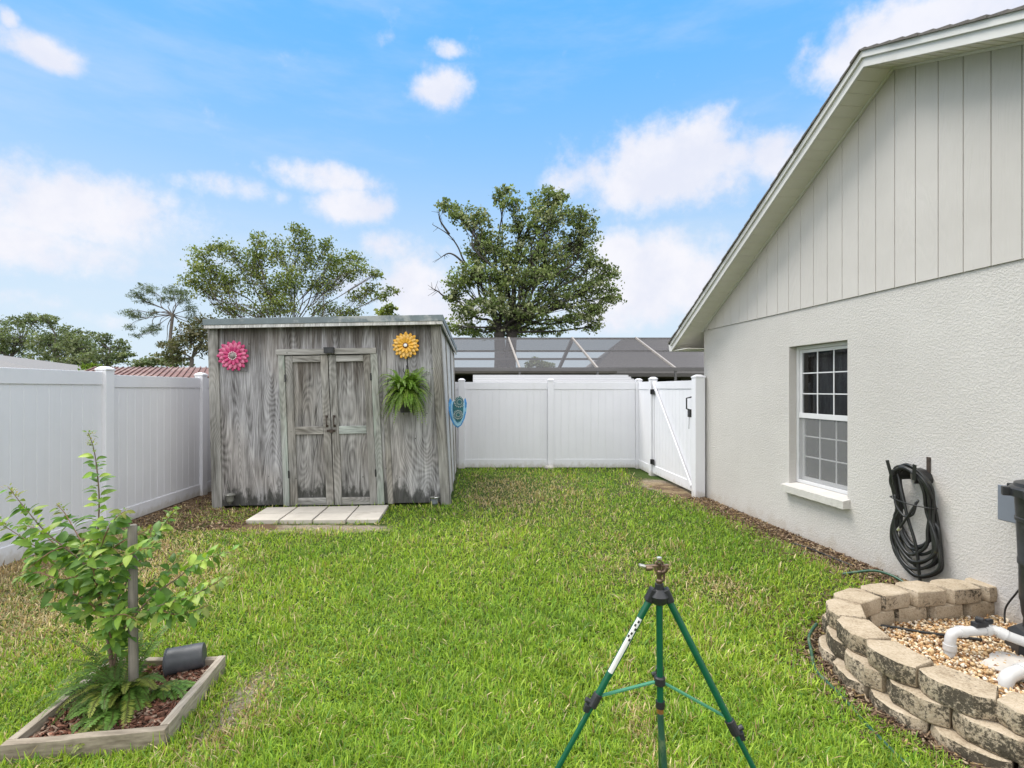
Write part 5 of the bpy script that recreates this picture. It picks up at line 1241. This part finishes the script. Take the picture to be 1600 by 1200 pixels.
# ================================================================ TREES
def tree(name, label, base, Z, clumps, col, lsz, per, sub, trunk_r, bark='bark', bare=(), spread=.55, limb_r=.06, cat='tree', fork=None, fill=1.0, trunks=None, leaf_aspect=.6, depth=1.0):
    """clumps: (px, py, rx, ry) in the crown at distance Z; each is a cloud of small leaf sprays with air between them"""
    b = Vector(((base[0]-CX)/F*Z, Z, 0)); t = thing(name, label, cat, tuple(b))
    k = Z/F; tm = MB(); fk = fork or (base[0], base[1]); fp = P(fk[0], fk[1], Z)
    cs = []
    for (x, y, rx, ry) in clumps:
        c = P(x, y, Z); c.y += rng.uniform(-1, 1)*spread*max(rx, ry)*k*depth*1.3; cs.append((c, rx*k, ry*k))
    def bend(a, c, r0, r1, seg=7, wob=.13):
        L = (c-a).length; mid1 = a.lerp(c, .35)+Vector((rng.uniform(-1, 1), rng.uniform(-1, 1), rng.uniform(-.2, 1)))*L*wob; mid2 = a.lerp(c, .7)+Vector((rng.uniform(-1, 1), rng.uniform(-1, 1), rng.uniform(-.5, .6)))*L*wob
        w_ = smooth_path([a, mid1, mid2, c], 4); tm.tube(w_, [r0+(r1-r0)*i/(len(w_)-1) for i in range(len(w_))], seg, False); return w_
    for tx in (trunks or [0]): bend(b+Vector((tx, 0, -.1)), fp+Vector((tx*.9, 0, 0)), trunk_r, trunk_r*.7, 12, .03)
    LVs = []; CCs = []
    for (c, rx, ry) in cs:
        w_ = bend(fp+Vector((rng.choice(trunks or [0])*.9, 0, 0)), c, limb_r*rng.uniform(.8, 1.3), limb_r*.25)
        ns = int(sub*fill*4.2*(rx*ry)/(k*k)/1000)+5
        for i in range(ns):
            d = Vector((rng.gauss(0, 1), rng.gauss(0, 1), rng.gauss(0, 1))).normalized(); rr_ = rng.random()**.45
            q_ = c+Vector((d.x*rx, d.y*max(rx, ry)*.9*depth, d.z*ry))*rr_*1.02
            if rng.random() < .35: tm.tube([w_[rng.randrange(len(w_)//2, len(w_))], (c+q_)/2+Vector((0, 0, .1*ry)), q_], [limb_r*.2, limb_r*.14, limb_r*.06], 4, False)
            n_ = max(3, int(per*rng.uniform(.5, 1.5))); sr = .30*min(rx, ry)**.5*rng.uniform(.5, 1.3)*.66
            P0 = np.array(q_)+NP.normal(0, 1, (n_, 3))*np.array([sr, sr, sr*.62])
            tone = rng.uniform(.7, 1.3); LVs.append(P0)
            cc_ = np.array(col[rng.randrange(len(col))])*tone; CCs.append(cc_[None]*NP.uniform(.75, 1.3, (n_, 1)))
    for pts_ in bare:
        w_ = smooth_path([P(x, y, Z) for x, y in pts_], 5); tm.tube(w_, [limb_r*.7*(1-i/len(w_))+.012 for i in range(len(w_))], 6)
        for _ in range(7):
            i = rng.randrange(len(w_)//2, len(w_)); tm.tube([w_[i], w_[i]+Vector((rng.uniform(-.5, .2), rng.uniform(-.3, .3), rng.uniform(-.3, .5)))], [.014, .006], 4)
    tm.build('trunk', M[bark], t, smooth=True)
    Pn = np.concatenate(LVs); Cn = np.concatenate(CCs); n = len(Pn); Rm = rot_rand(n); L = NP.uniform(.6, 1.4, n)*lsz; Wd = L*leaf_aspect
    q = np.array([(-.5, 0, 0), (0, -.5, .08), (.5, 0, 0), (0, .5, .08)])[None]*np.stack([L, Wd, L], 1)[:, None]
    V = np.einsum('nij,nkj->nki', Rm, q)+Pn[:, None]; np_mesh('crown', V.reshape(-1, 3), 4, np.arange(n*4), M['tree_leaf'], np.repeat(Cn, 4, 0), t)
    return t
OAK = [(.155, .205, .07), (.21, .26, .09), (.125, .17, .058), (.28, .30, .17)]
tree('oak_tree', 'large dark green oak rising behind the screened enclosure', (783, 577), 26,
     [(698, 318, 18, 11), (722, 338, 26, 15), (748, 352, 24, 18), (765, 375, 28, 20), (792, 296, 18, 9), (800, 322, 20, 14), (780, 308, 18, 7), (858, 305, 32, 12), (845, 325, 24, 14), (872, 312, 16, 12), (815, 355, 34, 20), (862, 350, 34, 24), (908, 338, 26, 16), (918, 362, 22, 20),
      (900, 385, 34, 24), (850, 395, 40, 28), (795, 400, 38, 28), (750, 395, 26, 20), (745, 432, 36, 20), (720, 442, 26, 18), (708, 462, 18, 12), (785, 445, 42, 28), (835, 440, 40, 28), (885, 425, 36, 22), (925, 410, 20, 16), (945, 425, 22, 16), (962, 428, 12, 8),
      (925, 452, 34, 20), (955, 462, 20, 14), (880, 470, 38, 22), (825, 485, 40, 22), (770, 485, 40, 22), (728, 485, 24, 20), (715, 512, 22, 12), (745, 515, 30, 12), (798, 512, 40, 14), (848, 512, 36, 12), (892, 502, 30, 14), (920, 490, 22, 14), (935, 478, 16, 12), (925, 512, 14, 10)],
     OAK, .13, 15, 24, .36, 'bark_dark', [[(760, 440), (728, 412), (715, 385), (700, 366), (676, 351)], [(728, 415), (712, 400), (700, 396), (688, 403)], [(702, 366), (688, 345), (686, 330)], [(715, 465), (695, 463), (684, 455), (674, 450)]],
     limb_r=.075, fork=(790, 520), trunks=[-.35, .35], leaf_aspect=.75, spread=.5)
CM = [(.18, .22, .055), (.135, .175, .045), (.23, .25, .08), (.10, .14, .035)]
tree('multi_stem_tree', 'airy spreading tree with many thin stems behind the shed', (440, 577), 17,
     [(x, y, rx*.85, ry*1.25) for x, y, rx, ry in [(305, 415, 16, 12), (300, 440, 18, 8), (325, 400, 22, 10), (345, 388, 20, 8), (370, 398, 22, 12), (335, 425, 26, 16), (320, 452, 26, 16), (360, 445, 30, 20), (395, 420, 26, 20), (410, 380, 14, 12), (405, 400, 22, 12), (435, 395, 24, 18), (465, 358, 18, 9), (470, 378, 24, 14),
      (480, 402, 28, 16), (510, 382, 16, 12), (520, 405, 26, 14), (548, 400, 20, 10), (560, 420, 20, 8), (540, 430, 26, 10), (590, 430, 20, 6), (580, 450, 20, 8), (610, 452, 16, 5), (598, 465, 16, 6), (555, 462, 24, 10), (505, 440, 30, 18), (460, 440, 34, 20), (415, 455, 34, 20),
      (350, 480, 34, 12), (400, 485, 34, 10), (450, 480, 34, 12), (500, 480, 30, 12), (545, 488, 24, 8)]],
     [tuple(1.12*v for v in c) for c in CM], .076, 11, 40, .13, 'bark', spread=.7, limb_r=.022, fork=(440, 545), trunks=[-.3, 0, .25], leaf_aspect=.6, fill=1.0)
tree('small_treetop', 'small leafy treetop peeping over the shed roof near its right end', (606, 577), 15, [(600, 488, 10, 6), (612, 482, 9, 5), (606, 497, 16, 6), (608, 530, 12, 18)], CM, .11, 12, 40, .05, 'bark', limb_r=.02, fork=(606, 520))
PN = [(.105, .14, .06), (.08, .11, .05), (.14, .165, .08)]
tree('pine_tree', 'tall pine with flat clouded layers of needles left of the shed', (272, 577), 33,
     [(x, y, rx, ry*1.5) for x, y, rx, ry in [(222, 463, 14, 5), (240, 455, 16, 6), (262, 453, 16, 6), (283, 458, 16, 5), (252, 466, 16, 4), (232, 472, 12, 4), (290, 470, 12, 5), (205, 490, 10, 4), (220, 495, 12, 5), (236, 489, 8, 4), (298, 482, 12, 6),
      (204, 512, 10, 3), (226, 517, 14, 4), (211, 524, 8, 3), (250, 512, 12, 4), (300, 500, 12, 7), (308, 515, 10, 8), (285, 530, 14, 7), (258, 538, 14, 5)]],
     PN, .20, 12, 60, .12, 'bark', spread=.7, limb_r=.030, fork=(270, 492), leaf_aspect=.14)
BRn = [(.12, .115, .06), (.15, .135, .08), (.09, .095, .045)]
tree('bare_scrub_tree', 'sparse brownish small tree between the pine and the shed', (298, 577), 24, [(300, 520, 24, 18), (285, 545, 26, 14), (320, 505, 16, 14), (318, 540, 18, 18), (262, 558, 24, 10)], BRn, .15, 10, 26, .12, 'bark', limb_r=.04, fork=(300, 560))
FT = [(.15, .185, .085), (.115, .15, .07), (.19, .215, .11)]
far = [('tall dull green tree at the far left edge behind the fence', 15, 40, [(20, 500, 34, 12), (-20, 510, 40, 22), (60, 495, 20, 8), (30, 530, 46, 24), (-20, 545, 40, 30)]),
       ('olive tree with a rounded crown, second from the left edge', 88, 38, [(75, 500, 18, 8), (90, 520, 30, 14), (60, 535, 26, 18), (105, 542, 30, 20), (75, 560, 34, 16)]),
       ('green tree standing left of the small gap of sky beside the pine', 135, 36, [(118, 535, 20, 14), (135, 548, 26, 18), (128, 568, 30, 12)]),
       ('low rounded tree just left of the pine', 170, 35, [(158, 528, 20, 8), (172, 542, 24, 12), (165, 560, 32, 14), (192, 556, 16, 10)]),
       ('low bush below the pine trunk above the fence', 235, 30, [(215, 568, 22, 8), (245, 564, 26, 10), (280, 566, 24, 10)])]
for lb_, bx, Z, cl in far:
    tree('oak_tree' if Z > 31 else 'bush', lb_, (bx, 577), Z, cl, FT, .17, 16, 32, .25, 'bark', limb_r=.07, fork=(bx, 560), cat='tree' if Z > 31 else 'bush')
tree('bush', 'bright green bush showing just above the red brown roof', (148, 577), 20, [(148, 575, 14, 6), (160, 580, 10, 6)], [(.15, .22, .03)], .1, 14, 50, .05, limb_r=.02, fork=(148, 590), cat='bush')
tree('oak_tree', 'small distant tree seen through the pool cage left of centre', (845, 590), 45, [(838, 568, 14, 8), (852, 572, 12, 8)], FT, .3, 14, 50, .15, limb_r=.05, fork=(845, 580))

# ================================================================ GRASS
ex_poly = [np.array([(p.x, p.y) for p in [gc+(p-gc)*1.10 for p in pin]]), np.array([(p[0], p[1]) for p in pf]), np.array([(FL.x-.01, FL.y-.01), (FR.x+.01, FR.y-.01), (BR.x+.01, BR.y+.01), (BL.x-.01, BL.y+.01)])]
def n2(xy, sc, seed):                                  # smooth value noise
    g = np.random.default_rng(seed).random((64, 64)); u = xy*sc+100; i = np.floor(u).astype(int); f = u-i; f = f*f*(3-2*f); i %= 64; j = (i+1) % 64
    return (g[i[:, 0], i[:, 1]]*(1-f[:, 0])+g[j[:, 0], i[:, 1]]*f[:, 0])*(1-f[:, 1])+(g[i[:, 0], j[:, 1]]*(1-f[:, 0])+g[j[:, 0], j[:, 1]]*f[:, 0])*f[:, 1]
def grass(n):
    # distances drawn so that nearer ground carries more blades
    u = NP.random(n); a, b = 1.25, 11.0; pw_ = -0.55
    y = (a**pw_+(b**pw_-a**pw_)*u)**(1/pw_); half = y*.62+.35; x = NP.uniform(-1, 1, n)*y*1.02
    xy = np.stack([x, y], 1)
    k = (x > -4.72) & (x < 3.92-.1268*y-.02) & (y < 10.85)
    lx = (x+4.075)*math.cos(TH)+(y-7.186)*math.sin(TH); ly = -(x+4.075)*math.sin(TH)+(y-7.186)*math.cos(TH)
    k &= ~((lx > -.03) & (lx < 3.24) & (ly > -.04)); k &= ~((x < -1.0) & (y > 8.0))
    for p in ex_poly: k &= ~inside(xy, p)
    k &= ~((x > 2.66) & (y > 7.85))
    xy = xy[k]; x, y = xy.T
    N1 = n2(xy, 1.1, 1)*.6+n2(xy, 3.1, 2)*.4; N2 = n2(xy, .55, 3)*.6+n2(xy, 1.9, 4)*.4; N3 = n2(xy, 7, 5)
    e = lambda cx, cy, rx, ry: np.exp(-((x-cx)/rx)**2-((y-cy)/ry)**2)
    edge_h = np.clip((3.92-.1268*y-x)/.55, 0, 1); edge_f = np.clip((x+4.72)/1.3, 0, 1)
    dry = np.clip(1.3*e(-.15, 8.35, .42, .9)*(.5+.8*N3)+.5*e(.0, 9.0, 1.3, 1.0)+.35*e(.5, 7.6, 1.2, 1.6)+.6*e(1.72, 4.3, .28, .35)+.35*e(1.2, 5.0, .6, .8)+.6*(1-edge_h)+1.0*np.clip(1-(x+4.72)/1.6, 0, 1)*(y > 2.2)+.6*e(-3.2, 3.9, .8, .8)+.7*e(2.4, 8.8, .45, 1.0)+.5*e(-3.5, 4.6, .9, 1.4)+.35*e(.62, 2.5, .12, .6)
                  +.55*e(-1.35, 2.7, .16, .5)+.6*np.exp(-((y-6.2)/.2)**2)*(x > -4)*(x < -1.5), 0, 1)
    dry = np.clip(dry*(.55+.9*N1)+.22*(N2-.45)+.25*(N3-.6), 0, 1)
    # bare zones
    rc = np.min(np.linalg.norm(xy[:, None, :]-np.array([(p.x, p.y) for p in pin])[None], axis=2), 1)
    bare = np.clip(1.15*(1-np.clip((3.92-.1268*y-x)/.50, 0, 1))+.95*np.clip(1-(x+4.72)/.45, 0, 1)*(y > 5.9)+.8*np.exp(-((y-6.22)/.13)**2)*(x > -3.9)*(x < -1.5)+.8*e(2.5, 8.9, .3, .7)+1.2*(rc < .30)*(1-np.clip((rc-.14)/.16, 0, 1))+.7*e(-1.42, 2.7, .08, .4), 0, 1)
    keep = NP.random(len(xy)) > bare*1.25*(.6+.7*N3)+.18*dry
    xy, dry, N1, N2, N3, bare = [q[keep] for q in (xy, dry, N1, N2, N3, bare)]; x, y = xy.T; n = len(xy)
    tall = .6+.55*N1
    L = NP.gamma(6, 1/6., n)*.042*tall*(.65+.75*N3)*(1-.25*dry)*(1-.35*bare)*(1+.03*y); Wd = NP.uniform(.0028, .0060, n)*(1+.17*np.clip(y-2, 0, 9))*1.05
    az = NP.uniform(0, 2*np.pi, n)+.0; lean = np.abs(NP.normal(.95, .5, n)); fx = NP.uniform(.1, 1.0, n)
    d = np.stack([np.cos(az), np.sin(az), np.zeros(n)], 1); s_ = np.stack([-np.sin(az+NP.normal(0, .5, n)), np.cos(az), np.zeros(n)], 1); up = np.array([0, 0, 1.])
    base = np.stack([x, y, gzn(x, y)-.004], 1)
    def at(t): 
        ang = lean*(.5+fx*t); return base+L[:, None]*t*(d*np.sin(ang)[:, None]+up*np.cos(np.minimum(ang, 1.62))[:, None])
    r = [at(0), at(.4), at(.75), at(1.)]; wv_ = s_*Wd[:, None]/2
    V = np.stack([r[0]-wv_*.8, r[0]+wv_*.8, r[1]+wv_, r[1]-wv_, r[2]+wv_*.75, r[2]-wv_*.75, r[3]+wv_*.12, r[3]-wv_*.12], 1)
    fi = np.array([(0, 1, 2, 3), (3, 2, 4, 5), (5, 4, 6, 7)]); idx = (fi[None]+(np.arange(n)*8)[:, None, None]).ravel()
    g1 = np.array([.20, .325, .032]); g2 = np.array([.35, .455, .05]); g3 = np.array([.12, .24, .035]); st = np.array([.62, .50, .30]); rd = np.array([.44, .30, .15])
    m1 = np.clip(N2*1.3-.15+NP.normal(0, .28, n), 0, 1)[:, None]; C = g1*(1-m1)+g2*m1
    m3 = (NP.random(n) < .20)[:, None]; C = np.where(m3, g3, C)
    isd = NP.random(n) < np.clip(.05+dry*.95, 0, .93); C = np.where(isd[:, None], np.where((NP.random(n) < .4)[:, None], rd, st)*NP.uniform(.6, 1.15, (n, 1)), C)
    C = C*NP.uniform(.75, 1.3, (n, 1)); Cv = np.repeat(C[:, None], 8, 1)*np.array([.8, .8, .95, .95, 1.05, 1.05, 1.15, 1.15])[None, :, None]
    # low broad-leaved weeds between the blades, in patches
    q = n2(xy, .9, 21)*.6+n2(xy, 4, 22)*.4; w_ = NP.random(n) < np.clip((q-.50)*.9, 0, .22); cw = base[w_]+np.stack([NP.normal(0, .01, w_.sum()), NP.normal(0, .01, w_.sum()), NP.uniform(.008, .030, w_.sum())], 1)
    nw = len(cw); R0 = rot_rand(nw); R0[:, 2, :] *= .35; sz = NP.uniform(.007, .015, nw)*(1+.10*cw[:, 1])
    qq = np.array([(-.5, 0, 0), (-.1, -.42, .06), (.5, 0, 0), (-.1, .42, .06)])[None]*sz[:, None, None]
    Vw = (np.einsum('nij,nkj->nki', R0, qq)+cw[:, None]).reshape(-1, 3); Cw = np.repeat(np.array([.15, .27, .045])[None]*NP.uniform(.7, 1.35, (nw, 1)), 4, 0)
    idx = np.concatenate([idx, np.arange(nw*4)+n*8]); V = np.concatenate([V.reshape(-1, 3), Vw]); Cv = np.concatenate([Cv.reshape(-1, 3), Cw])
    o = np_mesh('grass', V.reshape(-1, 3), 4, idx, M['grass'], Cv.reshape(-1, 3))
    props(o, 'short green lawn grass with dry brown patches', 'grass', None, 'stuff')
grass(640000)
